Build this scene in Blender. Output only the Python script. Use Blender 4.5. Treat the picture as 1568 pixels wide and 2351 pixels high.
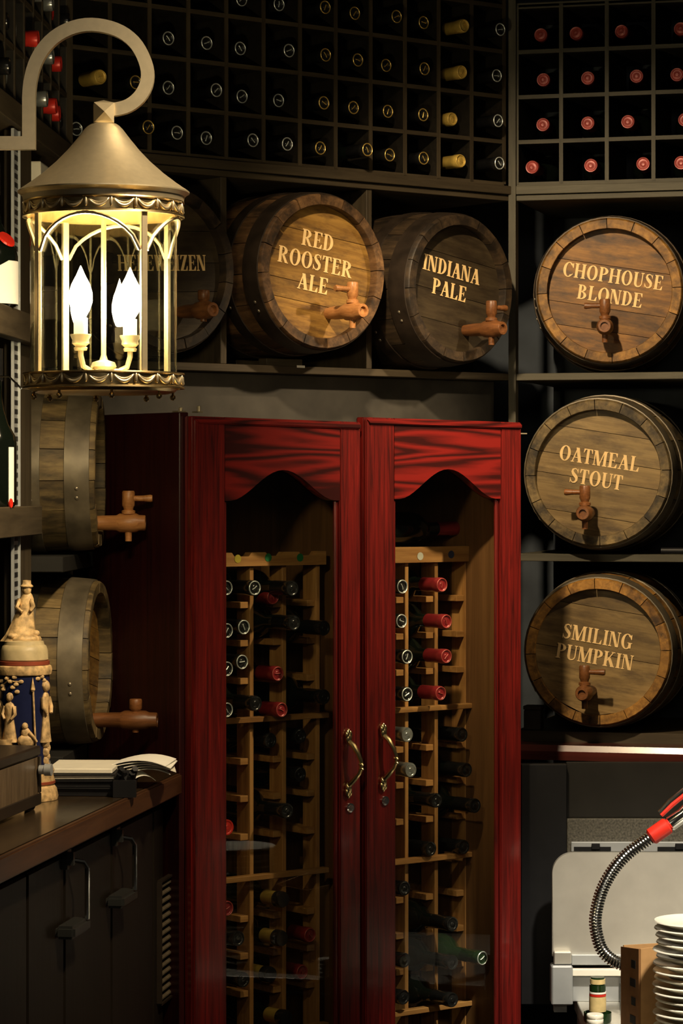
import bpy, bmesh, math, random
from mathutils import Vector, Matrix

for o in list(bpy.data.objects):
    bpy.data.objects.remove(o)
scene = bpy.context.scene
COL = scene.collection
RND = random.Random(11)
PI = math.pi

# ------------------------------------------------------------------ camera
F, CX, HY, EYE = 6500.0, 784.0, 1121.0, 1.62      # focal length in px, centre column, horizon row, eye height
cam_d = bpy.data.cameras.new('camera')
cam = bpy.data.objects.new('camera', cam_d)
COL.objects.link(cam)
cam_d.sensor_fit = 'HORIZONTAL'
cam_d.sensor_width = 36.0
cam_d.lens = F / 1568.0 * 36.0
cam_d.shift_y = -(2351 / 2.0 - HY) / 1568.0
cam_d.clip_start = 0.05
cam_d.clip_end = 60
cam.location = (0, 0, EYE)
cam.rotation_euler = (PI / 2, 0, 0)
scene.camera = cam

# ------------------------------------------------------------------ world, light, exposure
w = bpy.data.worlds.new('world')
scene.world = w
w.use_nodes = True
w.node_tree.nodes['Background'].inputs[0].default_value = (1.0, 0.86, 0.66, 1)
w.node_tree.nodes['Background'].inputs[1].default_value = 0.014
vs = scene.view_settings
vs.view_transform = 'Standard'
vs.look = 'None'
vs.exposure = 0.0
vs.gamma = 1.0
vs.use_curve_mapping = False


def spot(name, loc, target, power, cone, blend=0.7, size=0.05, color=(1, 0.77, 0.48)):
    l = bpy.data.lights.new(name, 'SPOT')
    l.energy = power
    l.spot_size = math.radians(cone)
    l.spot_blend = blend
    l.shadow_soft_size = size
    l.color = color
    o = bpy.data.objects.new(name, l)
    COL.objects.link(o)
    o.location = loc
    d = Vector(target) - Vector(loc)
    o.rotation_euler = d.to_track_quat('-Z', 'Y').to_euler()
    return o


# ceiling downlights of the room
spot('downlight_keg_wall', (-0.05, 4.55, 3.05), (0.62, 6.5, 1.62), 290, 48, 0.9, 0.04)
spot('downlight_cabinet', (1.75, 5.05, 3.05), (0.22, 6.0, 1.66), 330, 33, 1.0, 0.05)
spot('downlight_lantern', (0.55, 3.80, 3.05), (-0.46, 4.72, 1.55), 280, 42, 0.9, 0.08)
spot('downlight_sink', (1.00, 4.15, 3.05), (0.70, 5.7, 0.58), 620, 25, 0.6, 0.07, (1, 0.88, 0.70))
al = bpy.data.lights.new('front_fill', 'AREA')  # unseen area lamp added behind the camera for soft frontal fill
al.shape = 'RECTANGLE'
al.size, al.size_y = 1.6, 0.7
al.energy = 11
al.color = (1, 0.84, 0.62)
ao = bpy.data.objects.new('front_fill', al)
COL.objects.link(ao)
ao.location = (0.5, -0.6, 2.9)
ao.rotation_euler = (Vector((-0.3, 4.5, 1.8)) - ao.location).to_track_quat('-Z', 'Y').to_euler()


# ------------------------------------------------------------------ frames and pixel helpers
class Fr:
    """a vertical plane: u runs to the right along it, d into it, z up"""

    def __init__(s, ox, oy, deg):
        s.ox, s.oy, s.a = ox, oy, math.radians(deg)
        s.c, s.s = math.cos(s.a), math.sin(s.a)

    def w(s, u, d, z=0.0):
        return Vector((s.ox + u * s.c - d * s.s, s.oy + u * s.s + d * s.c, z))

    def u(s, px, d):
        k = (px - CX) / F
        return (k * (s.oy + d * s.c) - s.ox + d * s.s) / (s.c - k * s.s)

    def uz(s, px, py, d):
        u = s.u(px, d)
        p = s.w(u, d)
        return u, EYE - (py - HY) / F * p.y


def zc(py, Y):
    return EYE - (py - HY) / F * Y


def xc(px, Y):
    return (px - CX) / F * Y


FB = Fr(0.392, 6.60, 38.9)
_l = FB.w(-1.2255, 0)
FL = Fr(_l.x, _l.y, 86.82)
FR = Fr(0.392, 6.60, -15.2)
YC = 6.6


# ------------------------------------------------------------------ materials
MATS = {}


def _nt(name):
    m = bpy.data.materials.new(name)
    m.use_nodes = True
    MATS[name] = m
    return m, m.node_tree, m.node_tree.nodes['Principled BSDF']


def setp(b, **k):
    for n, v in k.items():
        n = {'spec': 'Specular IOR Level', 'rough': 'Roughness', 'metal': 'Metallic', 'color': 'Base Color',
             'coat': 'Coat Weight', 'coat_rough': 'Coat Roughness', 'em': 'Emission Color', 'ems': 'Emission Strength',
             'aniso': 'Anisotropic'}[n]
        b.inputs[n].default_value = (*v, 1) if isinstance(v, tuple) else v


def plain(name, color, rough=0.5, metal=0.0, spec=0.5, var=0.15, scale=30, coat=0.0, bump=0.0):
    m, nt, b = _nt(name)
    setp(b, rough=rough, metal=metal, spec=spec, coat=coat)
    tc = nt.nodes.new('ShaderNodeTexCoord')
    no = nt.nodes.new('ShaderNodeTexNoise')
    no.inputs['Scale'].default_value = scale
    no.inputs['Detail'].default_value = 5
    nt.links.new(tc.outputs['Object'], no.inputs['Vector'])
    r = nt.nodes.new('ShaderNodeValToRGB')
    r.color_ramp.elements[0].position = 0.3
    r.color_ramp.elements[1].position = 0.7
    r.color_ramp.elements[0].color = (*[c * (1 - var) for c in color], 1)
    r.color_ramp.elements[1].color = (*[min(1, c * (1 + var)) for c in color], 1)
    nt.links.new(no.outputs['Fac'], r.inputs[0])
    nt.links.new(r.outputs[0], b.inputs['Base Color'])
    if bump:
        bp = nt.nodes.new('ShaderNodeBump')
        bp.inputs['Strength'].default_value = bump
        bp.inputs['Distance'].default_value = 0.002
        nt.links.new(no.outputs['Fac'], bp.inputs['Height'])
        nt.links.new(bp.outputs[0], b.inputs['Normal'])
    return m


def wood(name, dark, light, axis='x', scale=1.0, rough=0.5, spec=0.4, rand=0.35, stretch=14, coat=0.0, bump=0.25, stain=None, waves=None):
    """grain stretched along a local axis, a blotchy stain layer and a random tone per piece"""
    m, nt, b = _nt(name)
    setp(b, rough=rough, spec=spec, coat=coat, coat_rough=0.12)
    L = nt.links.new
    tc = nt.nodes.new('ShaderNodeTexCoord')
    oi = nt.nodes.new('ShaderNodeObjectInfo')
    va = nt.nodes.new('ShaderNodeVectorMath')
    va.operation = 'ADD'
    mul = nt.nodes.new('ShaderNodeMath')
    mul.operation = 'MULTIPLY'
    mul.inputs[1].default_value = 37.0
    L(oi.outputs['Random'], mul.inputs[0])
    L(tc.outputs['Object'], va.inputs[0])
    L(mul.outputs[0], va.inputs[1])
    mp = nt.nodes.new('ShaderNodeMapping')
    s = [60 * scale] * 3
    s['xyz'.index(axis)] = 60 * scale / stretch
    mp.inputs['Scale'].default_value = s
    L(va.outputs[0], mp.inputs['Vector'])
    n1 = nt.nodes.new('ShaderNodeTexNoise')
    n1.inputs['Scale'].default_value = 1.0
    n1.inputs['Detail'].default_value = 6
    n1.inputs['Roughness'].default_value = 0.65
    n1.inputs['Distortion'].default_value = 0.6
    L(mp.outputs[0], n1.inputs['Vector'])
    fac = n1.outputs['Fac']
    if waves:
        mp2 = nt.nodes.new('ShaderNodeMapping')
        s2 = [waves[0]] * 3
        s2['xyz'.index(axis)] = waves[0] / waves[2]
        mp2.inputs['Scale'].default_value = s2
        L(va.outputs[0], mp2.inputs['Vector'])
        n3 = nt.nodes.new('ShaderNodeTexNoise')
        n3.inputs['Scale'].default_value = 1.0
        n3.inputs['Detail'].default_value = 1.5
        L(mp2.outputs[0], n3.inputs['Vector'])
        sc = nt.nodes.new('ShaderNodeMath')
        sc.operation = 'MULTIPLY'
        sc.inputs[1].default_value = waves[1]
        L(n3.outputs['Fac'], sc.inputs[0])
        wv = nt.nodes.new('ShaderNodeMath')
        wv.operation = 'PINGPONG'
        wv.inputs[1].default_value = 1.0
        L(sc.outputs[0], wv.inputs[0])
        mx = nt.nodes.new('ShaderNodeMix')
        mx.inputs[0].default_value = 0.50
        L(n1.outputs['Fac'], mx.inputs[2])
        L(wv.outputs[0], mx.inputs[3])
        fac = mx.outputs[0]
    r = nt.nodes.new('ShaderNodeValToRGB')
    r.color_ramp.elements[0].position = 0.32
    r.color_ramp.elements[1].position = 0.68
    r.color_ramp.elements[0].color = (*dark, 1)
    r.color_ramp.elements[1].color = (*light, 1)
    L(fac, r.inputs[0])
    out = r.outputs[0]
    if stain:
        n2 = nt.nodes.new('ShaderNodeTexNoise')
        n2.inputs['Scale'].default_value = stain[1]
        n2.inputs['Detail'].default_value = 8
        n2.inputs['Roughness'].default_value = 0.65
        mp3 = nt.nodes.new('ShaderNodeMapping')
        s3 = [1.6] * 3
        s3['xyz'.index(axis)] = 0.45
        mp3.inputs['Scale'].default_value = s3
        L(va.outputs[0], mp3.inputs['Vector'])
        L(mp3.outputs[0], n2.inputs['Vector'])
        r2 = nt.nodes.new('ShaderNodeValToRGB')
        r2.color_ramp.elements[0].position = stain[2]
        r2.color_ramp.elements[1].position = stain[2] + 0.22
        r2.color_ramp.elements[0].color = (0, 0, 0, 1)
        r2.color_ramp.elements[1].color = (1, 1, 1, 1)
        L(n2.outputs['Fac'], r2.inputs[0])
        mm = nt.nodes.new('ShaderNodeMix')
        mm.data_type = 'RGBA'
        mm.inputs[6].default_value = (*stain[0], 1)
        L(r2.outputs[0], mm.inputs[0])
        L(out, mm.inputs[7])
        out = mm.outputs[2]
    hs = nt.nodes.new('ShaderNodeHueSaturation')
    mr = nt.nodes.new('ShaderNodeMapRange')
    mr.inputs[3].default_value = 1 - rand
    mr.inputs[4].default_value = 1 + rand
    L(oi.outputs['Random'], mr.inputs[0])
    L(mr.outputs[0], hs.inputs['Value'])
    L(out, hs.inputs['Color'])
    L(hs.outputs[0], b.inputs['Base Color'])
    if bump:
        bp = nt.nodes.new('ShaderNodeBump')
        bp.inputs['Strength'].default_value = bump
        bp.inputs['Distance'].default_value = 0.0012
        L(fac, bp.inputs['Height'])
        L(bp.outputs[0], b.inputs['Normal'])
    return m


def glass(name, tint=(1, 1, 1), ior=1.45, rough=0.0):
    m = bpy.data.materials.new(name)
    m.use_nodes = True
    MATS[name] = m
    nt = m.node_tree
    nt.nodes.remove(nt.nodes['Principled BSDF'])
    out = nt.nodes['Material Output']
    tr = nt.nodes.new('ShaderNodeBsdfTransparent')
    tr.inputs[0].default_value = (*tint, 1)
    gl = nt.nodes.new('ShaderNodeBsdfGlossy')
    gl.inputs['Roughness'].default_value = rough
    lw = nt.nodes.new('ShaderNodeLayerWeight')
    lw.inputs[0].default_value = 0.5
    pw = nt.nodes.new('ShaderNodeMath')
    pw.operation = 'POWER'
    pw.inputs[1].default_value = 5.0
    nt.links.new(lw.outputs['Facing'], pw.inputs[0])
    fr = nt.nodes.new('ShaderNodeMath')
    fr.operation = 'MULTIPLY_ADD'
    f0 = ((ior - 1) / (ior + 1)) ** 2
    fr.inputs[1].default_value = 1 - f0
    fr.inputs[2].default_value = f0
    nt.links.new(pw.outputs[0], fr.inputs[0])
    mx = nt.nodes.new('ShaderNodeMixShader')
    nt.links.new(fr.outputs[0], mx.inputs[0])
    nt.links.new(tr.outputs[0], mx.inputs[1])
    nt.links.new(gl.outputs[0], mx.inputs[2])
    nt.links.new(mx.outputs[0], out.inputs[0])
    return m


def emit(name, color, strength):
    m, nt, b = _nt(name)
    setp(b, color=color, em=color, ems=strength, rough=0.4)
    return m


M = MATS
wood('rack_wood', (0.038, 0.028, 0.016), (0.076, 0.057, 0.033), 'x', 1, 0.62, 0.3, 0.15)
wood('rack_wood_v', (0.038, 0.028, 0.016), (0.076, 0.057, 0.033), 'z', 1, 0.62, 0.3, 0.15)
wood('corner_wood', (0.050, 0.045, 0.030), (0.095, 0.085, 0.058), 'x', 1, 0.6, 0.3, 0.12)
wood('corner_wood_v', (0.050, 0.045, 0.030), (0.095, 0.085, 0.058), 'z', 1, 0.6, 0.3, 0.12)
wood('rack_shade', (0.008, 0.0065, 0.0045), (0.018, 0.0145, 0.010), 'x', 1, 0.6, 0.3, 0.12)  # darker copy of the rack timber, shade of the bays put into its colour
plain('panel_dark', (0.012, 0.011, 0.009), 0.7, 0, 0.3, 0.25, 12)
plain('panel_blue', (0.045, 0.054, 0.066), 0.75, 0, 0.25, 0.3, 9)
plain('panel_grey', (0.045, 0.040, 0.032), 0.7, 0, 0.3, 0.3, 14)
plain('ceiling_paint', (0.05, 0.045, 0.04), 0.9)
plain('floor_tile', (0.05, 0.04, 0.03), 0.5)
wood('stave', (0.055, 0.026, 0.010), (0.18, 0.095, 0.038), 'y', 1, 0.6, 0.35, 0.35, 10, stain=((0.022, 0.013, 0.007), 14, 0.36))
wood('stave_gold', (0.17, 0.075, 0.014), (0.40, 0.20, 0.042), 'y', 1, 0.55, 0.35, 0.28, 10, stain=((0.05, 0.026, 0.010), 14, 0.34))
wood('stave_grey', (0.085, 0.055, 0.022), (0.23, 0.160, 0.065), 'y', 1, 0.6, 0.35, 0.28, 10, stain=((0.03, 0.022, 0.012), 14, 0.36))
wood('stave_dark', (0.022, 0.014, 0.008), (0.075, 0.046, 0.022), 'y', 1, 0.5, 0.45, 0.3, 10, stain=((0.012, 0.008, 0.005), 14, 0.4))
wood('head_gold', (0.18, 0.085, 0.016), (0.40, 0.22, 0.050), 'x', 1.2, 0.5, 0.35, 0.22, 16, stain=((0.085, 0.042, 0.014), 22, 0.34))
wood('head_rust', (0.14, 0.058, 0.010), (0.31, 0.145, 0.028), 'x', 1.2, 0.5, 0.35, 0.20, 16, stain=((0.05, 0.026, 0.012), 20, 0.36))
wood('head_grey', (0.14, 0.088, 0.032), (0.26, 0.175, 0.070), 'x', 1.2, 0.5, 0.35, 0.18, 16, stain=((0.085, 0.055, 0.025), 20, 0.34))
wood('head_dark', (0.030, 0.020, 0.010), (0.062, 0.044, 0.022), 'x', 1.2, 0.45, 0.4, 0.2, 16, stain=((0.02, 0.013, 0.007), 20, 0.36))
plain('hoop_iron', (0.060, 0.042, 0.026), 0.5, 0.5, 0.5, 0.45, 22, bump=0.3)
plain('hoop_dark', (0.030, 0.020, 0.013), 0.5, 0.4, 0.5, 0.45, 22, bump=0.3)
plain('hoop_tan', (0.13, 0.105, 0.068), 0.45, 0.3, 0.5, 0.4, 22, bump=0.3)
plain('rivet', (0.35, 0.30, 0.22), 0.35, 0.8)
wood('tap_wood', (0.10, 0.036, 0.011), (0.22, 0.085, 0.026), 'y', 2, 0.4, 0.4, 0.2, 8)
wood('tap_pale', (0.26, 0.10, 0.028), (0.46, 0.21, 0.070), 'y', 2, 0.4, 0.4, 0.15, 8)
plain('letter_paint', (0.80, 0.55, 0.25), 0.6, 0, 0.3, 0.08, 60)
OAK_D, OAK_L = (0.028, 0.0035, 0.003), (0.160, 0.009, 0.0065)
wood('red_oak_v', OAK_D, OAK_L, 'z', 2.2, 0.30, 0.5, 0.08, 26, coat=0.35, bump=0.12)
wood('red_oak_h', OAK_D, OAK_L, 'x', 2.0, 0.30, 0.5, 0.08, 18, coat=0.35, waves=(13.0, 22.0, 9.0), bump=0.12)
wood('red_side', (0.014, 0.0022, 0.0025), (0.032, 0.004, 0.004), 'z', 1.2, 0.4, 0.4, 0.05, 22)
wood('pine', (0.24, 0.105, 0.028), (0.46, 0.235, 0.075), 'z', 1.0, 0.5, 0.35, 0.12, 18)
wood('pine_h', (0.24, 0.105, 0.028), (0.46, 0.235, 0.075), 'x', 1.0, 0.5, 0.35, 0.12, 18)
wood('inner_wood', (0.10, 0.045, 0.015), (0.17, 0.080, 0.028), 'z', 0.8, 0.5, 0.35, 0.05, 18)
wood('counter_wood', (0.020, 0.013, 0.007), (0.045, 0.029, 0.014), 'x', 0.8, 0.22, 0.5, 0.05, 16, coat=0.3)
wood('counter_edge', (0.040, 0.016, 0.006), (0.090, 0.038, 0.014), 'x', 1, 0.35, 0.5, 0.05, 16)
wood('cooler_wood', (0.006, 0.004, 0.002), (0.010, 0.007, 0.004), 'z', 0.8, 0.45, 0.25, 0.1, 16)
wood('ledge_red', (0.045, 0.010, 0.008), (0.10, 0.022, 0.016), 'x', 1, 0.25, 0.6, 0.05, 16, coat=0.5)
wood('box_wood', (0.070, 0.048, 0.027), (0.16, 0.112, 0.065), 'z', 1.2, 0.4, 0.4, 0.05, 10)
plain('box_trim', (0.020, 0.014, 0.009), 0.4)
plain('bottle_dark', (0.004, 0.006, 0.004), 0.10, 0, 0.6, 0.2, 5)
plain('bottle_green', (0.010, 0.030, 0.008), 0.08, 0, 0.6, 0.2, 5)
plain('foil_black', (0.010, 0.010, 0.010), 0.22, 0, 0.7, 0.2, 60)
plain('foil_red', (0.36, 0.055, 0.045), 0.38, 0.1, 0.5, 0.15, 60)
plain('foil_bright_red', (0.62, 0.030, 0.018), 0.35, 0.1, 0.5, 0.15, 60)
plain('foil_maroon', (0.24, 0.018, 0.022), 0.30, 0.15, 0.5, 0.15, 60)
plain('foil_gold', (0.62, 0.42, 0.09), 0.40, 0.25, 0.5, 0.15, 60)
plain('foil_silver', (0.45, 0.47, 0.45), 0.25, 0.7, 0.5, 0.15, 60)
plain('rim_silver', (0.85, 0.90, 0.86), 0.30, 0.55, 0.8, 0.05, 60)
plain('rim_gold', (0.80, 0.55, 0.14), 0.28, 0.6, 0.8, 0.05, 60)
plain('pewter', (0.72, 0.62, 0.42), 0.40, 0.9, 0.5, 0.05, 90)
plain('brass', (0.56, 0.43, 0.22), 0.30, 1.0, 0.5, 0.15, 60)
plain('bright_brass', (0.85, 0.68, 0.33), 0.20, 1.0, 0.5, 0.1, 60)
plain('chrome', (0.75, 0.76, 0.74), 0.14, 1.0, 0.5, 0.05, 60)
plain('steel', (0.62, 0.60, 0.54), 0.42, 0.75, 0.5, 0.08, 14)
plain('steel_grey', (0.42, 0.44, 0.45), 0.45, 0.5, 0.5, 0.08, 20)
plain('dark_steel', (0.10, 0.105, 0.10), 0.25, 0.8, 0.5, 0.1, 30)
plain('candle', (0.86, 0.80, 0.64), 0.5)
plain('ivory', (0.56, 0.38, 0.18), 0.5, 0, 0.4, 0.5, 90, bump=0.5)
plain('ivory_lid', (0.50, 0.40, 0.22), 0.45, 0, 0.4, 0.2, 40)
plain('stein_red', (0.26, 0.055, 0.025), 0.45)
plain('stein_blue', (0.012, 0.016, 0.055), 0.15, 0, 0.6)
plain('black_plastic', (0.006, 0.006, 0.007), 0.5, 0, 0.3)
plain('paper', (0.74, 0.70, 0.58), 0.7, 0, 0.3, 0.05, 30)
plain('paper_white', (0.90, 0.88, 0.80), 0.6, 0, 0.3, 0.03, 30)
plain('label_gold', (0.62, 0.48, 0.22), 0.5, 0, 0.3, 0.15, 60)
plain('red_plastic', (0.60, 0.022, 0.010), 0.4)
plain('cardboard', (0.42, 0.24, 0.10), 0.8, 0, 0.2, 0.1, 40)
plain('cardboard_side', (0.20, 0.095, 0.035), 0.8, 0, 0.2, 0.1, 40)
plain('porcelain', (0.82, 0.79, 0.68), 0.2, 0, 0.5, 0.02, 10)
plain('speckled', (0.075, 0.070, 0.055), 0.6, 0, 0.4, 0.6, 220)
plain('sticker_green', (0.010, 0.14, 0.045), 0.5)
plain('sticker_yellow', (0.42, 0.33, 0.03), 0.5)
plain('sticker_white', (0.50, 0.50, 0.42), 0.5)
plain('sticker_blue', (0.012, 0.030, 0.085), 0.5)
glass('pane_glass', (0.90, 0.92, 0.88))
glass('lantern_glass', (0.97, 0.98, 0.94), 1.5)
emit('bulb_glow', (1.0, 0.80, 0.50), 400)


# ------------------------------------------------------------------ mesh helpers
def mesh_from(bm, name='mesh', smooth=False, sharp=None):
    me = bpy.data.meshes.new(name)
    bmesh.ops.recalc_face_normals(bm, faces=bm.faces[:])
    bm.to_mesh(me)
    bm.free()
    if smooth:
        for p in me.polygons:
            p.use_smooth = True
        if sharp is not None:
            try:
                me.set_sharp_from_angle(angle=math.radians(sharp))
            except Exception:
                pass
    return me


def link(name, me, mat=None, parent=None, loc=(0, 0, 0), rot=(0, 0, 0), label=None):
    o = bpy.data.objects.new(name, me)
    COL.objects.link(o)
    if mat is not None and me is not None and not me.materials:
        me.materials.append(M[mat])
    elif mat is not None and me is not None and me.materials[0] != M[mat]:
        o.material_slots[0].link = 'OBJECT'
        o.material_slots[0].material = M[mat]
    o.parent = parent
    o.location = loc
    o.rotation_euler = rot
    if label:
        o['label'] = label
    return o


def obj(name, bm, mat, parent=None, loc=(0, 0, 0), rot=(0, 0, 0), smooth=False, sharp=35, label=None):
    return link(name, mesh_from(bm, name, smooth, sharp), mat, parent, loc, rot, label)


def tag(o, label, cat, group=None, kind=None):
    if label:
        o['label'] = label
    if cat:
        o['category'] = cat
    if group:
        o['group'] = group
    if kind:
        o['kind'] = kind
    return o


def thing(name, label, cat, loc=(0, 0, 0), rz=0.0, group=None):
    o = bpy.data.objects.new(name, None)
    o.empty_display_size = 0.05
    COL.objects.link(o)
    o.location = loc
    o.rotation_euler = (0, 0, rz)
    return tag(o, label, cat, group)


def struct(o):
    o['kind'] = 'structure'
    return o


def add_box(bm, x0, x1, y0, y1, z0, z1):
    v = [bm.verts.new(p) for p in ((x0, y0, z0), (x1, y0, z0), (x1, y1, z0), (x0, y1, z0),
                                   (x0, y0, z1), (x1, y0, z1), (x1, y1, z1), (x0, y1, z1))]
    for f in ((0, 1, 2, 3), (4, 5, 6, 7), (0, 1, 5, 4), (1, 2, 6, 5), (2, 3, 7, 6), (3, 0, 4, 7)):
        bm.faces.new([v[i] for i in f])
    return v


def box(name, dims, mat, parent=None, loc=(0, 0, 0), rot=(0, 0, 0), bevel=0.0015, label=None):
    bm = bmesh.new()
    add_box(bm, *dims)
    if bevel:
        m = min(dims[1] - dims[0], dims[3] - dims[2], dims[5] - dims[4])
        bmesh.ops.bevel(bm, geom=bm.edges[:], offset=min(bevel, m * 0.3), segments=1, affect='EDGES')
    return obj(name, bm, mat, parent, loc, rot, label=label)


def _ax(axis, r, a, h):
    if axis == 'z':
        return (r * math.cos(a), r * math.sin(a), h)
    if axis == 'y':
        return (r * math.cos(a), h, r * math.sin(a))
    return (h, r * math.cos(a), r * math.sin(a))


def lathe(bm, prof, axis='z', seg=24, off=(0, 0, 0)):
    rings = []
    O = Vector(off)
    for r, h in prof:
        if r <= 1e-6:
            rings.append([bm.verts.new(Vector(_ax(axis, 0, 0, h)) + O)])
        else:
            rings.append([bm.verts.new(Vector(_ax(axis, r, 2 * PI * i / seg, h)) + O) for i in range(seg)])
    for a, b in zip(rings, rings[1:]):
        if len(a) == 1 and len(b) == 1:
            continue
        for i in range(seg):
            j = (i + 1) % seg
            if len(a) == 1:
                bm.faces.new((a[0], b[i], b[j]))
            elif len(b) == 1:
                bm.faces.new((a[i], a[j], b[0]))
            else:
                bm.faces.new((a[i], a[j], b[j], b[i]))
    return rings


def tube(bm, pts, r, seg=8, closed=False, caps=True):
    pts = [Vector(p) for p in pts]
    n = len(pts)
    rad = r if isinstance(r, (list, tuple)) else [r] * n
    T = []
    for i in range(n):
        a = pts[i - 1] if (i > 0 or closed) else pts[i]
        b = pts[(i + 1) % n] if (i < n - 1 or closed) else pts[i]
        T.append((b - a).normalized())
    up = Vector((0, 0, 1)) if abs(T[0].z) < 0.9 else Vector((1, 0, 0))
    nrm = T[0].cross(up).normalized()
    rings = []
    for i in range(n):
        nrm = (nrm - T[i] * nrm.dot(T[i])).normalized()
        bn = T[i].cross(nrm)
        rings.append([bm.verts.new(pts[i] + (nrm * math.cos(2 * PI * k / seg) + bn * math.sin(2 * PI * k / seg)) * rad[i]) for k in range(seg)])
    m = n if closed else n - 1
    for i in range(m):
        a, b = rings[i], rings[(i + 1) % n]
        for k in range(seg):
            j = (k + 1) % seg
            bm.faces.new((a[k], a[j], b[j], b[k]))
    if caps and not closed:
        bm.faces.new(rings[0])
        bm.faces.new(rings[-1])


def prism(bm, pts, y0, y1):
    """polygon in XZ extruded along Y"""
    a = [bm.verts.new((x, y0, z)) for x, z in pts]
    b = [bm.verts.new((x, y1, z)) for x, z in pts]
    bm.faces.new(a)
    bm.faces.new(b)
    n = len(pts)
    for i in range(n):
        j = (i + 1) % n
        bm.faces.new((a[i], a[j], b[j], b[i]))


def prism_z(bm, pts, z0, z1):
    a = [bm.verts.new((x, y, z0)) for x, y in pts]
    b = [bm.verts.new((x, y, z1)) for x, y in pts]
    bm.faces.new(a)
    bm.faces.new(b)
    n = len(pts)
    for i in range(n):
        j = (i + 1) % n
        bm.faces.new((a[i], a[j], b[j], b[i]))


def ball(bm, c, r, sx=1, sy=1, sz=1, seg=10):
    mtx = Matrix.Translation(c) @ Matrix.Diagonal((sx, sy, sz, 1))
    bmesh.ops.create_uvsphere(bm, u_segments=seg, v_segments=max(6, seg * 2 // 3), radius=r, matrix=mtx)


def catmull(P, n=6):
    out = []
    for i in range(len(P) - 1):
        p0, p1, p2, p3 = P[max(0, i - 1)], P[i], P[i + 1], P[min(len(P) - 1, i + 2)]
        for k in range(n):
            t = k / n
            out.append(0.5 * ((2 * p1) + (-p0 + p2) * t + (2 * p0 - 5 * p1 + 4 * p2 - p3) * t * t + (-p0 + 3 * p1 - 3 * p2 + p3) * t ** 3))
    out.append(P[-1])
    return out


ORD = ['first', 'second', 'third', 'fourth', 'fifth', 'sixth', 'seventh', 'eighth', 'ninth', 'tenth', 'eleventh', 'twelfth', 'thirteenth', 'fourteenth', 'fifteenth', 'sixteenth', 'seventeenth', 'eighteenth', 'nineteenth', 'twentieth']

# ------------------------------------------------------------------ the room
WT = 0.46                                   # depth of the built-in shelving behind its front plane


def wall_panel(name, fr, u0, u1, d, mat, z0=0.0, z1=3.1):
    bm = bmesh.new()
    add_box(bm, u0, u1, 0, 0.05, z0, z1)
    return struct(obj(name, bm, mat, None, fr.w(0, d, 0), (0, 0, fr.a)))


wall_panel('wall_back', FB, -1.75, 0.42, WT + 0.01, 'panel_dark')
wall_panel('wall_right', FR, -0.30, 1.60, WT + 0.06, 'panel_blue')
wall_panel('wall_left', FL, -2.6, 0.62, WT + 0.01, 'panel_dark')
bm = bmesh.new()
add_box(bm, -1.6, 3.2, 1.5, 7.6, -0.05, 0)
struct(obj('floor', bm, 'floor_tile'))
bm = bmesh.new()
add_box(bm, -1.6, 3.2, 1.5, 7.6, 3.1, 3.15)
struct(obj('ceiling', bm, 'ceiling_paint'))

# ------------------------------------------------------------------ wine bottles
BODY_R = 0.0368
BOT_L = 0.300


def bottle_meshes(bore=False):
    bm = bmesh.new()
    prof = [(0, 0.004), (0.0128, 0.004), (0.0140, 0.03), (0.0142, 0.085)]
    if bore:
        prof += [(0.018, 0.098), (0.0265, 0.118), (0.0345, 0.140), (BODY_R, 0.165)]
    else:
        prof += [(0.0165, 0.092), (0.026, 0.104), (0.0335, 0.117), (BODY_R, 0.135)]
    prof += [(BODY_R, 0.292), (0.033, BOT_L), (0.012, 0.288), (0, 0.280)]
    lathe(bm, prof, 'y', 20)
    body = mesh_from(bm, 'wine_bottle', True, 50)
    bm = bmesh.new()
    lathe(bm, [(0, 0.0018), (0.004, 0.0012), (0.0052, 0.0022), (0.0108, 0.0024), (0.0125, 0.0010), (0.0150, 0.0008),
               (0.0158, 0.0030), (0.0158, 0.018), (0.0150, 0.0195), (0.0150, 0.060), (0.0146, 0.0605)], 'y', 20)
    cap = mesh_from(bm, 'capsule', True, 40)
    bm = bmesh.new()
    pts = [(0.0136 * math.cos(2 * PI * i / 20), 0.0006, 0.0136 * math.sin(2 * PI * i / 20)) for i in range(20)]
    tube(bm, pts, 0.0014, 6, closed=True)
    tube(bm, [(-0.004, 0.0008, -0.005), (0, 0.0002, 0), (0.0035, 0.0008, 0.006)], 0.0011, 6)  # bar shaped to stand for the reflection on the capsule end
    rim = mesh_from(bm, 'rim', True, 60)
    return body, cap, rim


BOT_A = bottle_meshes()
BOT_B = bottle_meshes(True)
STYLES = {
    'silver': ('foil_black', 'rim_silver', 'bottle_dark', BOT_A, 'silver-rimmed dark bottle'),
    'glint': ('foil_black', 'rim_gold', 'bottle_dark', BOT_A, 'gold-rimmed dark bottle'),
    'gold': ('foil_gold', 'foil_gold', 'bottle_dark', BOT_B, 'gold-capped dark bottle'),
    'red': ('foil_red', None, 'bottle_dark', BOT_A, 'red-capped dark bottle'),
    'bright_red': ('foil_bright_red', None, 'bottle_dark', BOT_A, 'scarlet-capped dark bottle'),
    'maroon': ('foil_maroon', 'foil_red', 'bottle_dark', BOT_A, 'maroon-capped dark bottle'),
    'black': ('foil_black', None, 'bottle_dark', BOT_A, 'black-capped dark bottle'),
    'steel': ('foil_silver', None, 'bottle_dark', BOT_A, 'silver-capped dark bottle'),
    'green': ('bottle_green', 'rim_silver', 'bottle_green', BOT_A, 'green bottle with pale tip'),
    'goldblack': ('foil_gold', None, 'bottle_dark', BOT_A, 'bottle with gold foil and black tip'),
}


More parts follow.
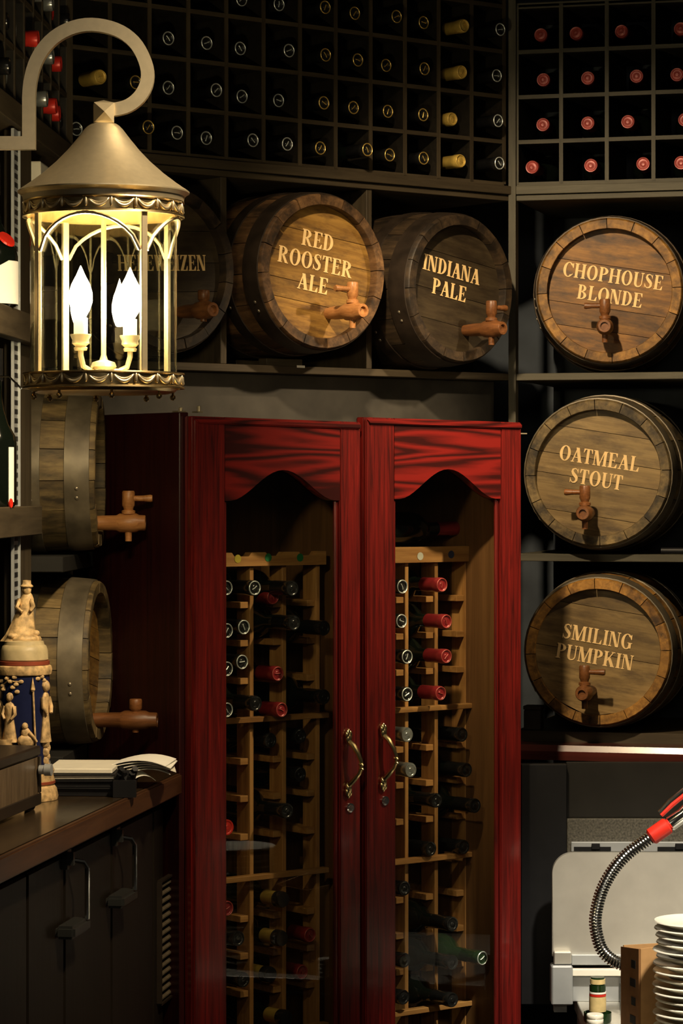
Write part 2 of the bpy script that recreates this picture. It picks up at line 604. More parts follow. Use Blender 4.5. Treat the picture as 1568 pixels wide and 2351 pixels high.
def wine_bottle(style, tip, ang, label, group, yaw=0.0, pitch=0.0, roll=None):
    capm, rimm, bodym, ms, _ = STYLES[style]
    roll = RND.uniform(0, 6.28) if roll is None else roll
    b = link('wine_bottle', ms[0], bodym, None, tip, (pitch, 0, ang + yaw))
    tag(b, label, 'wine bottle', group)
    link('capsule', ms[1], capm, b, (0, 0, 0), (0, roll, 0))
    if rimm:
        link('rim', ms[2], rimm, b, (0, 0, 0), (0, roll, 0))
    if style == 'goldblack':
        bm = bmesh.new()
        lathe(bm, [(0, -0.0005), (0.0150, 0.0), (0.0168, 0.004), (0.0168, 0.020), (0.015, 0.022)], 'y', 18)
        obj('tip_cap', bm, 'foil_black', b, smooth=True)
    return b


# ------------------------------------------------------------------ wine racks
RT = 0.0085                                  # board thickness of the racks
ROW_Y = [17 - 104, 17, 120.5, 224, 327, 424]  # shelf lines at the corner post
ROW_Z = [zc(y, YC) for y in ROW_Y]
RD = 0.25


def wine_rack(name, label, fr, us, mats, ztop, depth=RD, lip=0.0):
    """grid of uprights and shelves; us = positions of the uprights"""
    mh, mv = mats
    r = thing(name, label, 'wine rack', fr.w(us[0], 0, ROW_Z[-1]), fr.a)
    L = us[-1] - us[0]
    H = ztop - ROW_Z[-1]
    # bay shade put into the boards' dark colour; a paler strip marks each front edge
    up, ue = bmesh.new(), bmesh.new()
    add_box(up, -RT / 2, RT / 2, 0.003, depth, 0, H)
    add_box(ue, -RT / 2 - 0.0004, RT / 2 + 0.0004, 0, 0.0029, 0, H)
    um, uem = mesh_from(up, 'upright'), mesh_from(ue, 'lit_edge')
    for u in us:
        o = link('upright', um, 'rack_shade', r, (u - us[0], 0, 0))
        link('lit_edge', uem, mv, o)
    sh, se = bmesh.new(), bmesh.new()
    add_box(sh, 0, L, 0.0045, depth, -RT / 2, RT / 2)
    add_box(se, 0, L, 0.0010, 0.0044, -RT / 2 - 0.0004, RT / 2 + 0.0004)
    sm, sem = mesh_from(sh, 'shelf'), mesh_from(se, 'lit_edge')
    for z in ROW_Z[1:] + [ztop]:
        o = link('shelf', sm, 'rack_shade', r, (0, 0, z - ROW_Z[-1]))
        link('lit_edge', sem, mh, o)
    box('back_panel', (0, L, depth, depth + 0.012, 0, H), 'panel_dark' if mh == 'rack_wood' else 'panel_blue', r)
    return r


# uprights of the long rack: twelve equal bays between the two corner posts
ub0, ub1 = FB.u(160, 0), FB.u(1158, 0)
US_B = [ub0 + (ub1 - ub0) * i / 12 for i in range(13)]
ZT = ROW_Z[0]
wine_rack('wine_rack', 'long dark wooden wine rack of square bays above the lettered kegs', FB, US_B, ('rack_wood', 'rack_wood_v'), ZT)
ur = [FR.u(p, 0) for p in (1186, 1288, 1393, 1500, 1608, 1716)]
wine_rack('wine_rack', 'grey-brown wine rack of red-capped bottles on the wall right of the corner post', FR, ur, ('corner_wood', 'corner_wood_v'), ROW_Z[1] + 0.004)
US_L = [-0.014 - 0.105 * i for i in range(11)][::-1]
wine_rack('wine_rack', 'dark wine rack with red and silver caps on the side wall behind the lantern', FL, US_L, ('rack_wood', 'rack_wood_v'), ZT)

# bottles of the long rack: tip pixels by row
rowA = [(488, 2, 'silver'), (555, 5, 'silver'), (641, 12, 'silver'), (747, 26, 'glint'), (815, 31, 'glint'), (911, 45, 'glint'),
        (973, 52, 'glint'), (1066, 62, 'gold'), (1149, 72, 'silver')]
rowB = [(387, 96, 'silver'), (475, 96, 'silver'), (552, 109, 'silver'), (664, 121, 'silver'), (748, 127, 'glint'), (822, 145, 'glint'),
        (887, 148, 'glint'), (975, 153, 'glint'), (1061, 169, 'gold'), (1141, 173, 'silver')]
rowC = [(231, 182, 'gold'), (312, 186, 'glint'), (387, 202, 'silver'), (497, 219, 'silver'), (556, 226, 'silver'), (640, 232, 'silver'),
        (744, 246, 'glint'), (812, 250, 'glint'), (891, 258, 'glint'), (972, 268, 'glint'), (1039, 275, 'gold'), (1144, 277, 'silver')]
rowD = [(176, 306, 'silver'), (341, 308, 'glint'), (407, 314, 'silver'), (474, 328, 'silver'), (581, 337, 'silver'), (660, 345, 'silver'), (736, 349, 'glint'),
        (844, 363, 'glint'), (895, 363, 'glint'), (973, 373, 'glint'), (1058, 377, 'gold'), (1147, 389, 'silver')]
ROWNAME = ['fourth', 'third', 'second', 'lowest']
upx = [160, 250, 340, 430, 518, 601, 684, 767, 848, 927, 1004, 1083, 1158]
used = set()
for ri, row in enumerate((rowA, rowB, rowC, rowD)):
    zfl = ROW_Z[ri + 2] + RT / 2
    for px, py, st in row:
        best = min(range(12), key=lambda i: abs((upx[i] + upx[i + 1]) / 2 + 14 - px) + (1000 if (ri, i) in used else 0))
        used.add((ri, best))
        uc = (US_B[best] + US_B[best + 1]) / 2
        # how far the tip stands out decides its column in the picture
        ds = [(-0.075 + 0.135 * k / 54) for k in range(55)]
        d = min(ds, key=lambda q: abs(FB.u(px, q) - uc))
        du = max(-0.009, min(0.009, FB.u(px, d) - uc))
        tip = FB.w(uc + du, d, zfl + BODY_R + 0.0006)
        wine_bottle(st, tip, FB.a, '%s, long rack, %s bay from corner post, %s row above kegs' % (STYLES[st][4], ORD[11 - best], ROWNAME[ri]),
                    'bottles in the long rack')

# bottles right of the corner post
red_rows = [[(1241, 70), (1322, 72), (1426, 69), (1562, 66)], [(1247, 181), (1349, 176), (1461, 176), (1554, 171)],
            [(1246, 282), (1349, 281), (1441, 278), (1572, 277)], [(1221, 388), (1356, 385), (1476, 385), (1563, 382)]]
for ri, row in enumerate(red_rows):
    zfl = ROW_Z[ri + 2] + RT / 2
    for ci, (px, py) in enumerate(row):
        uc = (ur[ci] + ur[ci + 1]) / 2
        ut = FR.u(px, 0.02)
        du = max(-0.036, min(0.036, ut - uc))
        ub = uc + max(-0.006, min(0.006, du * 0.3))
        yaw = -math.atan2(uc + du - ub, BOT_L) * -1
        wine_bottle('red', FR.w(uc + du, 0.02, zfl + BODY_R + 0.0006), FR.a,
                    'red-capped bottle seen end-on, %s bay right of corner post, %s row above kegs' % (ORD[ci], ROWNAME[ri]),
                    'red-capped bottles right of the corner post', yaw=yaw)

# bottles on the side wall, one row above the other
side = {0: 'bright_red silver black steel bright_red steel', 1: 'black bright_red steel steel black steel', 2: 'black bright_red bright_red steel steel black',
        3: 'black bright_red steel steel steel black'}
for ri in range(4):
    names = ['black', 'bright_red', 'steel', 'steel', 'bright_red', 'steel', 'black', 'steel']
    if ri == 3:
        names = ['black', 'bright_red', 'bright_red', 'steel', 'black', 'steel', 'steel', 'black']
    if ri == 1:
        names = ['black', 'bright_red', 'steel', 'steel', 'steel', 'black', 'steel', 'bright_red']
    for ci in range(8):
        st = names[ci]
        uc = -0.014 - 0.105 * (ci + 0.5)
        wine_bottle(st, FL.w(uc + RND.uniform(-0.006, 0.006), RND.uniform(-0.020, 0.02), ROW_Z[ri + 2] + RT / 2 + BODY_R + 0.0006), FL.a,
                    '%s, side-wall rack, %s bay from long rack, %s row up' % (STYLES[st][4], ORD[ci], ROWNAME[ri]),
                    'bottles in the side-wall rack')

# ------------------------------------------------------------------ keg shelving
CUB = WT - 0.01
zr_bot = ROW_Z[-1] - RT / 2
z_open = zc(462, YC)
z_sh_t, z_sh_b = zc(858, YC), zc(874, YC)
z_s2_t, z_s2_b = zc(1271, YC), zc(1288, YC)
z_s3_t, z_s3_b = zc(1676, YC), zc(1712, YC)


def shelving(name, label, fr, u0, u1, parts):
    r = thing(name, label, 'shelving', fr.w(u0, 0, 0), fr.a)
    for nm, dims, mat in parts:
        box(nm, dims, mat, r, bevel=0.001)
    return r


uB0 = FB.u(150, 0)
LB = -uB0 - 0.004
dv = [FB.u(515, 0) - uB0, FB.u(849, 0) - uB0, FB.u(172, 0) - uB0]
parts = [('rail', (0, LB, -0.012, CUB, zr_bot - 0.020, zr_bot - 0.0005), 'rack_wood'),
         ('top_board', (0, LB, -0.003, CUB, z_open, zr_bot - 0.0215), 'rack_wood'),
         ('keg_shelf', (0, LB, -0.006, CUB, z_sh_b, z_sh_t), 'rack_wood'),
         ('lower_panel', (0, LB, 0.05, 0.066, 0.9, z_sh_b - 0.0005), 'panel_grey')]
xk = (dv[0] + dv[1]) / 2
for dd in (0.05, 0.16):
    parts.append(('cleat', (xk - 0.05, xk + 0.05, dd, dd + 0.03, z_sh_t + 0.0005, z_sh_t + 0.0185), 'rack_wood'))
for x in dv:
    parts.append(('divider', (x - 0.008, x + 0.008, 0.002, CUB, z_sh_t + 0.0005, z_open - 0.0005), 'rack_wood_v'))
sh_back = shelving('keg_shelving', 'dark built-in keg shelf running under the long wine rack', FB, uB0, 0, parts)

u0r = FR.u(1186, 0)
WR = FR.u(1596, 0) - u0r
parts = [('rail', (0.0, WR + 0.25, -0.010, CUB, zr_bot - 0.020, zr_bot - 0.0005), 'corner_wood'),
         ('top_board', (0.0, WR + 0.25, -0.003, CUB, z_open, zr_bot - 0.0215), 'corner_wood'),
         ('keg_shelf', (0.0, WR, -0.004, CUB, z_sh_b, z_sh_t), 'corner_wood'),
         ('keg_shelf', (0.0, WR, -0.004, CUB, z_s2_b, z_s2_t), 'corner_wood'),
         ('keg_shelf', (0.0, WR, -0.004, CUB, z_s3_b, z_s3_t), 'rack_wood'),
         ('end_board', (WR + 0.0005, WR + 0.017, -0.004, CUB, 1.0, z_open - 0.0005), 'corner_wood_v'),
         ('back_panel', (0.0, WR, CUB, CUB + 0.012, 0.9, z_open), 'panel_blue')]
shelving('keg_shelving', 'dark built-in shelving of three stacked keg bays right of the corner post', FR, u0r, 0, parts)
# the post in the corner and the one at the far end
bm = bmesh.new()
add_box(bm, -0.0065, 0.0105, -0.012, 0.02, 0, ZT + 0.05)
o = obj('corner_post', bm, 'corner_wood_v', None, FR.w(FR.u(1176, 0), 0, 0), (0, 0, FR.a))
tag(o, 'slim grey-brown corner post where the long rack meets the short rack', 'post')
bm = bmesh.new()
add_box(bm, -0.007, 0.007, -0.014, 0.02, 1.07, ZT + 0.05)
o = obj('corner_post', bm, 'rack_wood_v', None, FB.w(FB.u(152, 0), 0, 0), (0, 0, FB.a))
tag(o, 'slim dark corner post where the long rack meets the side-wall rack', 'post')

# ------------------------------------------------------------------ lettering
def arc(cx, cy, rx, ry, a0, a1, n=14):
    return [(cx + rx * math.cos(math.radians(a0 + (a1 - a0) * i / n)), cy + ry * math.sin(math.radians(a0 + (a1 - a0) * i / n))) for i in range(n + 1)]


def ringq(cx, cy, ro, ri, a0, a1, n=16):
    o, i = arc(cx, cy, ro[0], ro[1], a0, a1, n), arc(cx, cy, ri[0], ri[1], a0, a1, n)
    return [[o[k], o[k + 1], i[k + 1], i[k]] for k in range(n)]


def rc(x0, y0, x1, y1):
    return [(x0, y0), (x1, y0), (x1, y1), (x0, y1)]


ST, TH, SF = 0.20, 0.075, 0.06


def stem(x, t=ST, e=0.07):
    return [rc(x, 0, x + t, 1), rc(x - e, 0, x + t + e, SF), rc(x - e, 1 - SF, x + t + e, 1)]


def stroke(pts, ws):
    out = []
    n = len(pts)
    L, Rr = [], []
    for i in range(n):
        a, b = pts[max(0, i - 1)], pts[min(n - 1, i + 1)]
        dx, dy = b[0] - a[0], b[1] - a[1]
        l = math.hypot(dx, dy) or 1
        nx, ny = -dy / l * ws[i] / 2, dx / l * ws[i] / 2
        L.append((pts[i][0] + nx, pts[i][1] + ny))
        Rr.append((pts[i][0] - nx, pts[i][1] - ny))
    for i in range(n - 1):
        out.append([L[i], L[i + 1], Rr[i + 1], Rr[i]])
    return out


def diag(x0, y0, x1, y1, t):
    return [[(x0 - t / 2, y0), (x0 + t / 2, y0), (x1 + t / 2, y1), (x1 - t / 2, y1)]]


def glyph(c):
    if c == 'I':
        return stem(0.09), 0.38
    if c == 'L':
        return stem(0.09) + [rc(0.29, 0, 0.66, SF), [(0.66, 0), (0.68, 0.30), (0.63, 0.30), (0.50, SF)]], 0.70
    if c in 'EF':
        p = stem(0.09) + [rc(0.29, 1 - SF, 0.64, 1), [(0.64, 1), (0.65, 0.74), (0.61, 0.74), (0.50, 1 - SF)],
                          rc(0.29, 0.48, 0.48, 0.54), rc(0.46, 0.38, 0.50, 0.64)]
        if c == 'E':
            p += [rc(0.29, 0, 0.66, SF), [(0.66, 0), (0.68, 0.28), (0.64, 0.28), (0.50, SF)]]
        return p, 0.71
    if c == 'T':
        return [rc(0.24, 0, 0.44, 1), rc(0.17, 0, 0.51, SF), rc(0.02, 1 - SF, 0.66, 1), [(0.02, 1), (0.0, 0.72), (0.045, 0.72), (0.14, 1 - SF)],
                [(0.66, 1), (0.68, 0.72), (0.635, 0.72), (0.54, 1 - SF)]], 0.69
    if c == 'D':
        return stem(0.09, e=0.07) + ringq(0.29, 0.5, (0.47, 0.5), (0.26, 0.44), -90, 90), 0.80
    if c in 'PR':
        p = stem(0.09) + ringq(0.29, 0.73, (0.40, 0.27), (0.18, 0.21), -90, 90)
        if c == 'R':
            p += [[(0.29, 0.48), (0.47, 0.50), (0.76, 0.05), (0.82, 0.05), (0.82, 0), (0.58, 0)]]
            return p, 0.82
        return p, 0.72
    if c == 'B':
        return stem(0.09) + ringq(0.29, 0.755, (0.34, 0.245), (0.14, 0.19), -90, 90) + ringq(0.29, 0.275, (0.41, 0.275), (0.20, 0.215), -90, 90), 0.76
    if c == 'O':
        return ringq(0.42, 0.5, (0.40, 0.52), (0.19, 0.455), 0, 360, 32), 0.85
    if c in 'CG':
        p = ringq(0.42, 0.5, (0.40, 0.52), (0.19, 0.455), 42, 318, 28)
        p += [[(0.72, 0.98), (0.76, 0.98), (0.77, 0.64), (0.73, 0.64), (0.62, 0.82)]]
        if c == 'G':
            p += [rc(0.56, 0.06, 0.76, 0.42), rc(0.48, 0.38, 0.83, 0.44)]
            return p, 0.85
        return p + [[(0.71, 0.15), (0.77, 0.21), (0.73, 0.26), (0.64, 0.17)]], 0.80
    if c == 'S':
        pts = [(0.52, 0.80), (0.44, 0.93), (0.30, 0.965), (0.16, 0.90), (0.13, 0.76), (0.22, 0.62), (0.36, 0.50), (0.49, 0.37), (0.50, 0.20), (0.40, 0.07), (0.26, 0.035), (0.13, 0.10), (0.06, 0.24)]
        ws = [0.05, 0.06, 0.075, 0.12, 0.17, 0.21, 0.23, 0.21, 0.17, 0.12, 0.075, 0.06, 0.05]
        return stroke(pts, ws) + [rc(0.525, 0.68, 0.565, 0.98), rc(0.025, 0.02, 0.065, 0.33)], 0.64
    if c == 'A':
        return diag(0.10, 0, 0.40, 0.98, TH + 0.01) + diag(0.66, 0, 0.40, 0.98, 0.23) + [rc(0.20, 0.30, 0.58, 0.36), rc(0.0, 0, 0.24, SF), rc(0.46, 0, 0.82, SF)], 0.80
    if c == 'M':
        return [rc(0.08, 0, 0.155, 1), rc(0.0, 0, 0.24, SF), rc(0.0, 1 - SF, 0.2, 1), rc(0.78, 0, 0.98, 1), rc(0.71, 0, 1.05, SF), rc(0.85, 1 - SF, 1.05, 1)] + \
            diag(0.48, 0, 0.19, 1, 0.21) + diag(0.48, 0.02, 0.80, 1, 0.08), 1.06
    if c == 'N':
        return [rc(0.08, 0, 0.155, 1), rc(0.0, 0, 0.24, SF), rc(0.0, 1 - SF, 0.2, 1), rc(0.66, 0, 0.735, 1), rc(0.575, 1 - SF, 0.82, 1)] + diag(0.62, 0, 0.20, 1, 0.21), 0.84
    if c == 'U':
        return [rc(0.08, 0.3, 0.28, 1), rc(0.01, 1 - SF, 0.35, 1), rc(0.62, 0.3, 0.695, 1), rc(0.535, 1 - SF, 0.78, 1)] + \
            ringq(0.3875, 0.3, (0.3075, 0.32), (0.11, 0.24), 180, 300, 12) + ringq(0.3875, 0.3, (0.3075, 0.32), (0.2325, 0.24), 270, 360, 10), 0.80
    if c == 'H':
        return stem(0.08) + stem(0.60) + [rc(0.28, 0.47, 0.60, 0.54)], 0.89
    if c == 'K':
        return stem(0.08) + diag(0.27, 0.38, 0.66, 0.97, 0.09) + diag(0.72, 0, 0.40, 0.60, 0.24) + [rc(0.54, 1 - SF, 0.80, 1), rc(0.55, 0, 0.87, SF)], 0.87
    if c == 'W':
        return diag(0.32, 0, 0.13, 1, 0.21) + diag(0.32, 0, 0.50, 0.95, 0.08) + diag(0.72, 0, 0.53, 1, 0.21) + diag(0.72, 0, 0.95, 1, 0.08) + \
            [rc(0, 1 - SF, 0.26, 1), rc(0.40, 1 - SF, 0.66, 1), rc(0.84, 1 - SF, 1.06, 1)], 1.06
    if c == 'Z':
        return [rc(0.05, 1 - SF, 0.64, 1), rc(0.03, 0, 0.65, SF), [(0.05, 1), (0.03, 0.72), (0.075, 0.72), (0.18, 1 - SF)], [(0.65, 0), (0.67, 0.30), (0.62, 0.30), (0.52, SF)]] + diag(0.15, 0.02, 0.53, 0.98, 0.23), 0.69
    return [], 0.35


def letter_mesh(lines, cap, leading, condense=1.0):
    """every line centred, in the XZ plane, facing -Y"""
    bm = bmesh.new()
    n = len(lines)
    for li, t in enumerate(lines):
        gl = [glyph(c) for c in t]
        W = sum(g[1] + 0.05 for g in gl) - 0.05
        x = -W / 2
        z0 = (n - 1) / 2 * leading - li * leading - cap / 2
        for polys, adv in gl:
            for k, p in enumerate(polys):
                q = [((x + a) * cap * condense, z0 + b * cap) for a, b in p]
                prism(bm, q, -0.0004 - 0.00002 * (k % 5), 0.0002)
            x += adv + 0.05
    return mesh_from(bm, 'lettering')


# ------------------------------------------------------------------ kegs
KEG = {}


def keg_meshes(Rc, Rb, L, N):
    key = (Rc, Rb, L, N)
    if key in KEG:
        return KEG[key]
    rad = lambda y: Rb - (Rb - Rc) * (2 * y / L - 1) ** 2
    ys = [0, 0.004] + [L * i / 8 for i in range(1, 8)] + [L - 0.004, L]
    T = 0.024
    half = PI / N - 0.0055
    bm = bmesh.new()
    secs = []
    for i, y in enumerate(ys):
        ro = rad(y) - (0.0025 if i in (0, len(ys) - 1) else 0)
        ri = rad(y) - T + (0.002 if i in (0, len(ys) - 1) else 0)
        row = []
        for k in range(4):
            a = -half + 2 * half * k / 3
            row.append(bm.verts.new((ro * math.sin(a), y, ro * math.cos(a))))
        for k in (3, 2, 1, 0):
            a = -half + 2 * half * k / 3
            row.append(bm.verts.new((ri * math.sin(a), y, ri * math.cos(a))))
        secs.append(row)
    for a, b in zip(secs, secs[1:]):
        for k in range(8):
            bm.faces.new((a[k], a[(k + 1) % 8], b[(k + 1) % 8], b[k]))
    for row in (secs[0], secs[-1]):
        for k in range(3):
            bm.faces.new((row[k], row[k + 1], row[6 - k], row[7 - k]))
    stave = mesh_from(bm, 'stave', True, 35)
    hoops = []
    for y0, y1 in ((0.010, 0.058), (0.104, 0.140), (L - 0.140, L - 0.104), (L - 0.058, L - 0.010)):
        bm = bmesh.new()
        prof = [(rad(y0) + 0.0003, y0), (rad(y0) + 0.0028, y0 + 0.0005)] + \
               [(rad(y0 + (y1 - y0) * t) + 0.003, y0 + (y1 - y0) * t) for t in (0.25, 0.5, 0.75)] + \
               [(rad(y1) + 0.0028, y1 - 0.0005), (rad(y1) + 0.0003, y1)]
        lathe(bm, prof, 'y', 48)
        hoops.append(mesh_from(bm, 'hoop', True, 40))
    bm = bmesh.new()
    ball(bm, (0, 0, 0), 0.004, 1, 1, 0.5, 8)
    riv = mesh_from(bm, 'rivet', True)
    KEG[key] = (stave, hoops, riv, rad, T)
    return KEG[key]


def keg(label, loc, ang, mats, lines=None, cap=0.03, leading=0.042, roll=9, Rc=0.172, Rb=0.186, L=0.43, N=16, tap=(0.0, -0.085),
        boards=(0.0, 0.24, 0.46, 0.66, 1.0), tapm='tap_wood', handle=-1, text_at=(0, 0.02), hoopm='hoop_iron', tap_yaw=0.0, tap_len=0.085, condense=1.0, pitch=0.0,
        plain_key=False, stave_roll=0, handle_ang=0.0):
    """face at local y = 0 looking along -Y, body running back along +Y; origin on the axis of the face"""
    r = thing('keg', label, 'keg', loc, ang)
    r.rotation_euler = (pitch, 0, ang)
    stave, hoops, riv, rad, T = keg_meshes(Rc, Rb, L, N)
    ms, mh = mats
    for i in range(N):
        a = 2 * PI * i / N + math.radians(roll + stave_roll)
        link('stave', stave, ms, r, (0, RND.uniform(-0.0012, 0.0014), 0), (0, a, 0))
    for h in hoops:
        link('hoop', h, hoopm, r)
    for yy in (0.034, 0.122):
        a = math.radians(200 + RND.uniform(-20, 20))
        for da in (0, 0.12):
            ro = rad(yy) + 0.003
            link('rivet', riv, 'rivet', r, (ro * math.cos(a + da), yy, ro * math.sin(a + da)), (0, PI / 2 - a - da, 0))
    # head boards, clipped to the circle
    Rh = Rc - T + 0.003
    rl = math.radians(roll)
    hy = 0.024
    for yh in (hy, L - hy - 0.014):
        for b0, b1 in zip(boards, boards[1:]):
            z1, z0 = Rh * (1 - 2 * b0) - 0.0006, Rh * (1 - 2 * b1) + 0.0006
            pts = []
            n = 8
            for k in range(n + 1):
                z = z0 + (z1 - z0) * k / n
                pts.append((math.sqrt(max(0, Rh * Rh - z * z)), z))
            pts += [(-x, z) for x, z in reversed(pts)]
            clean = []
            for p in pts:
                if not clean or (abs(p[0] - clean[-1][0]) + abs(p[1] - clean[-1][1])) > 1e-5:
                    clean.append(p)
            if abs(clean[0][0] - clean[-1][0]) + abs(clean[0][1] - clean[-1][1]) < 1e-5:
                clean.pop()
            bm = bmesh.new()
            prism(bm, clean, 0, 0.014)
            obj('head_board', bm, mh, r, (0, yh + RND.uniform(0, 0.0010), 0), (0, rl, 0))
    if lines:
        me = letter_mesh(lines, cap, leading, condense)
        t = link('lettering', me, 'letter_paint', r, (text_at[0], hy - 0.0006, text_at[1]), (0, rl, 0), 'cream serif lettering')
    # wooden tap: spigot through the head, upright key with a side handle, outlet below
    if tap:
        tx, tz = tap
        bm = bmesh.new()
        e = tap_len
        lathe(bm, [(0.011, hy + 0.02), (0.0125, hy - 0.001), (0.0145, 0.0), (0.0150, -e * 0.35), (0.0185, -e * 0.42), (0.0195, -e * 0.62), (0.0185, -e * 0.80), (0.0155, -e * 0.86),
                   (0.0150, -e * 0.985), (0.0140, -e), (0.009, -e), (0.0085, -e + 0.006), (0, -e + 0.006)], 'y', 20)
        s = obj('spigot', bm, tapm, r, (tx, 0, tz), (0, 0, tap_yaw), smooth=True)
        bm = bmesh.new()
        lathe(bm, [(0, -0.036), (0.0065, -0.036), (0.0070, -0.016), (0.009, 0.016), (0.0135, 0.018), (0.0135, 0.024), (0.009, 0.026), (0.0105, 0.031), (0.0125, 0.034),
                   (0.0125, 0.060), (0.011, 0.063), (0, 0.063)], 'z', 18)
        k = obj('key', bm, tapm, s, (0, -e * 0.62, 0), smooth=True)
        if plain_key:
            k.scale = (1, 1, 0.66)
        if not plain_key:
            bm = bmesh.new()
            h = handle
            lathe(bm, [(0, h * 0.008), (0.0055, h * 0.009), (0.0060, h * 0.030), (0.0075, h * 0.043), (0.0065, h * 0.047), (0, h * 0.047)], 'x', 12)
            obj('key_handle', bm, tapm, s, (0, -e * 0.62, 0.048), (0, 0, handle_ang), smooth=True)
    return r


def place(fr, px, py, d):
    u, z = fr.uz(px, py, d)
    return fr.w(u, d, z)


# long shelf
zk = z_sh_t + 0.189


def keg_on(fr, px, d, zfloor, Rb=0.186):
    u = fr.u(px, d)
    return fr.w(u, d, zfloor + Rb + 0.0035)


keg('dark brown keg on the long shelf with one line of lettering, behind the lantern', keg_on(FB, 392, -0.10, z_sh_t), FB.a + 0.05, ('stave_dark', 'head_dark'),
    ['HEFEWEIZEN'], 0.0330, 0.04, -3, text_at=(-0.004, 0.012), tap=(0.045, -0.088), hoopm='hoop_dark', handle=1, plain_key=True, condense=0.90)
keg('golden-headed keg with three lines of lettering on the long shelf', keg_on(FB, 744, -0.115, z_sh_t + 0.019, 0.178), FB.a - 0.03, ('stave', 'head_gold'),
    ['RED', 'ROOSTER', 'ALE'], 0.0355, 0.0475, 8, Rc=0.167, Rb=0.178, L=0.36, text_at=(-0.006, 0.022), tap=(0.030, -0.088), boards=(0, .22, .40, .60, .74, 1.0), tapm='tap_pale', hoopm='hoop_dark', tap_len=0.10)
keg('dark-headed keg with two lines of lettering beside the corner post', keg_on(FB, 1060, -0.115, z_sh_t, 0.178), FB.a + 0.06, ('stave_dark', 'head_dark'),
    ['INDIANA', 'PALE'], 0.0350, 0.0475, 9, Rc=0.165, Rb=0.178, L=0.36, text_at=(-0.012, 0.020), tap=(0.035, -0.092), boards=(0, .25, .55, .78, 1.0), tapm='tap_wood', hoopm='hoop_dark', tap_len=0.095, handle=1)
# stacked bays right of the corner
keg('orange-brown keg in the top bay right of the corner post', keg_on(FR, 1399, -0.03, z_sh_t, 0.184), FR.a + 0.13, ('stave_gold', 'head_rust'),
    ['CHOPHOUSE', 'BLONDE'], 0.0335, 0.047, 9, Rc=0.166, Rb=0.184, text_at=(0.004, 0.012), tap=(-0.008, -0.086), boards=(0, .30, .64, .82, 1.0), hoopm='hoop_iron', condense=0.92)
keg('grey-brown keg in the middle bay between two other stacked kegs', keg_on(FR, 1371, -0.055, z_s2_t, 0.184), FR.a + 0.02, ('stave_grey', 'head_grey'),
    ['OATMEAL', 'STOUT'], 0.0345, 0.048, 9, Rc=0.168, Rb=0.184, text_at=(-0.002, 0.010), tap=(-0.020, -0.092), boards=(0, .18, .40, .56, .84, 1.0), hoopm='hoop_tan', condense=0.92)
keg('tan keg in the lowest bay above the red ledge', keg_on(FR, 1371, -0.055, z_s3_t, 0.184), FR.a + 0.02, ('stave_gold', 'head_grey'),
    ['SMILING', 'PUMPKIN'], 0.0345, 0.047, 9, Rc=0.168, Rb=0.184, text_at=(-0.006, 0.012), tap=(-0.018, -0.090), boards=(0, .16, .52, 1.0), hoopm='hoop_tan', condense=0.92, handle=1, tap_yaw=-0.05)

# ------------------------------------------------------------------ wine cabinet
DF, DT = -0.42, 0.024                         # door front plane and thickness
uL = FB.u(440, DF)
uM = FB.u(831, DF)
uR = FB.u(1197, DF)
uS = FB.u(412, DF + DT + 0.002)
CAB = thing('wine_cabinet', 'tall red oak wine cabinet with two arched glass doors', 'cabinet', FB.w(uL, DF, 0), FB.a)
cz = zc(946, FB.w(uL, DF).y)
cw = uR - uL
s0 = uS - uL
d0, d1 = DT + 0.002, 0.345
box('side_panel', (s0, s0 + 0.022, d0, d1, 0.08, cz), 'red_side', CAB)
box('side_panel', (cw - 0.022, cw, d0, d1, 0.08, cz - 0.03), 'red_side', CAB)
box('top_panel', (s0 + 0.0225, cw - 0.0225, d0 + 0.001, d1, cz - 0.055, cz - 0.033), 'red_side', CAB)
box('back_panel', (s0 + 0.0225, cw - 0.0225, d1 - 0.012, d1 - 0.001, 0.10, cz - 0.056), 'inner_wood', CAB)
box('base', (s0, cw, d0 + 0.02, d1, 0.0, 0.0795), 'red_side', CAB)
box('floor_panel', (s0 + 0.0225, cw - 0.0225, d0, d1 - 0.013, 0.08, 0.0995), 'inner_wood', CAB)
zmid = 0.36
xm = uM - uL
xq = FB.u(768, -0.275) - uL
box('partition', (xq, xq + 0.012, d0 + 0.09, d1 - 0.0125, 0.10, cz - 0.056), 'inner_wood', CAB)
box('inner_side', (cw - 0.0300, cw - 0.0225, d0 + 0.004, d1 - 0.0125, 0.10, cz - 0.056), 'inner_wood', CAB)
box('inner_side', (s0 + 0.0225, s0 + 0.0300, d0 + 0.004, d1 - 0.0125, 0.10, cz - 0.056), 'inner_wood', CAB)


def cathedral(x0, x1, z0, h, n=22):
    return [(x0 + (x1 - x0) * i / n, z0 + h * (0.5 - 0.5 * math.cos(2 * PI * min(1, max(0, (i / n - 0.04) / 0.92)))) ** 0.92) for i in range(n + 1)]


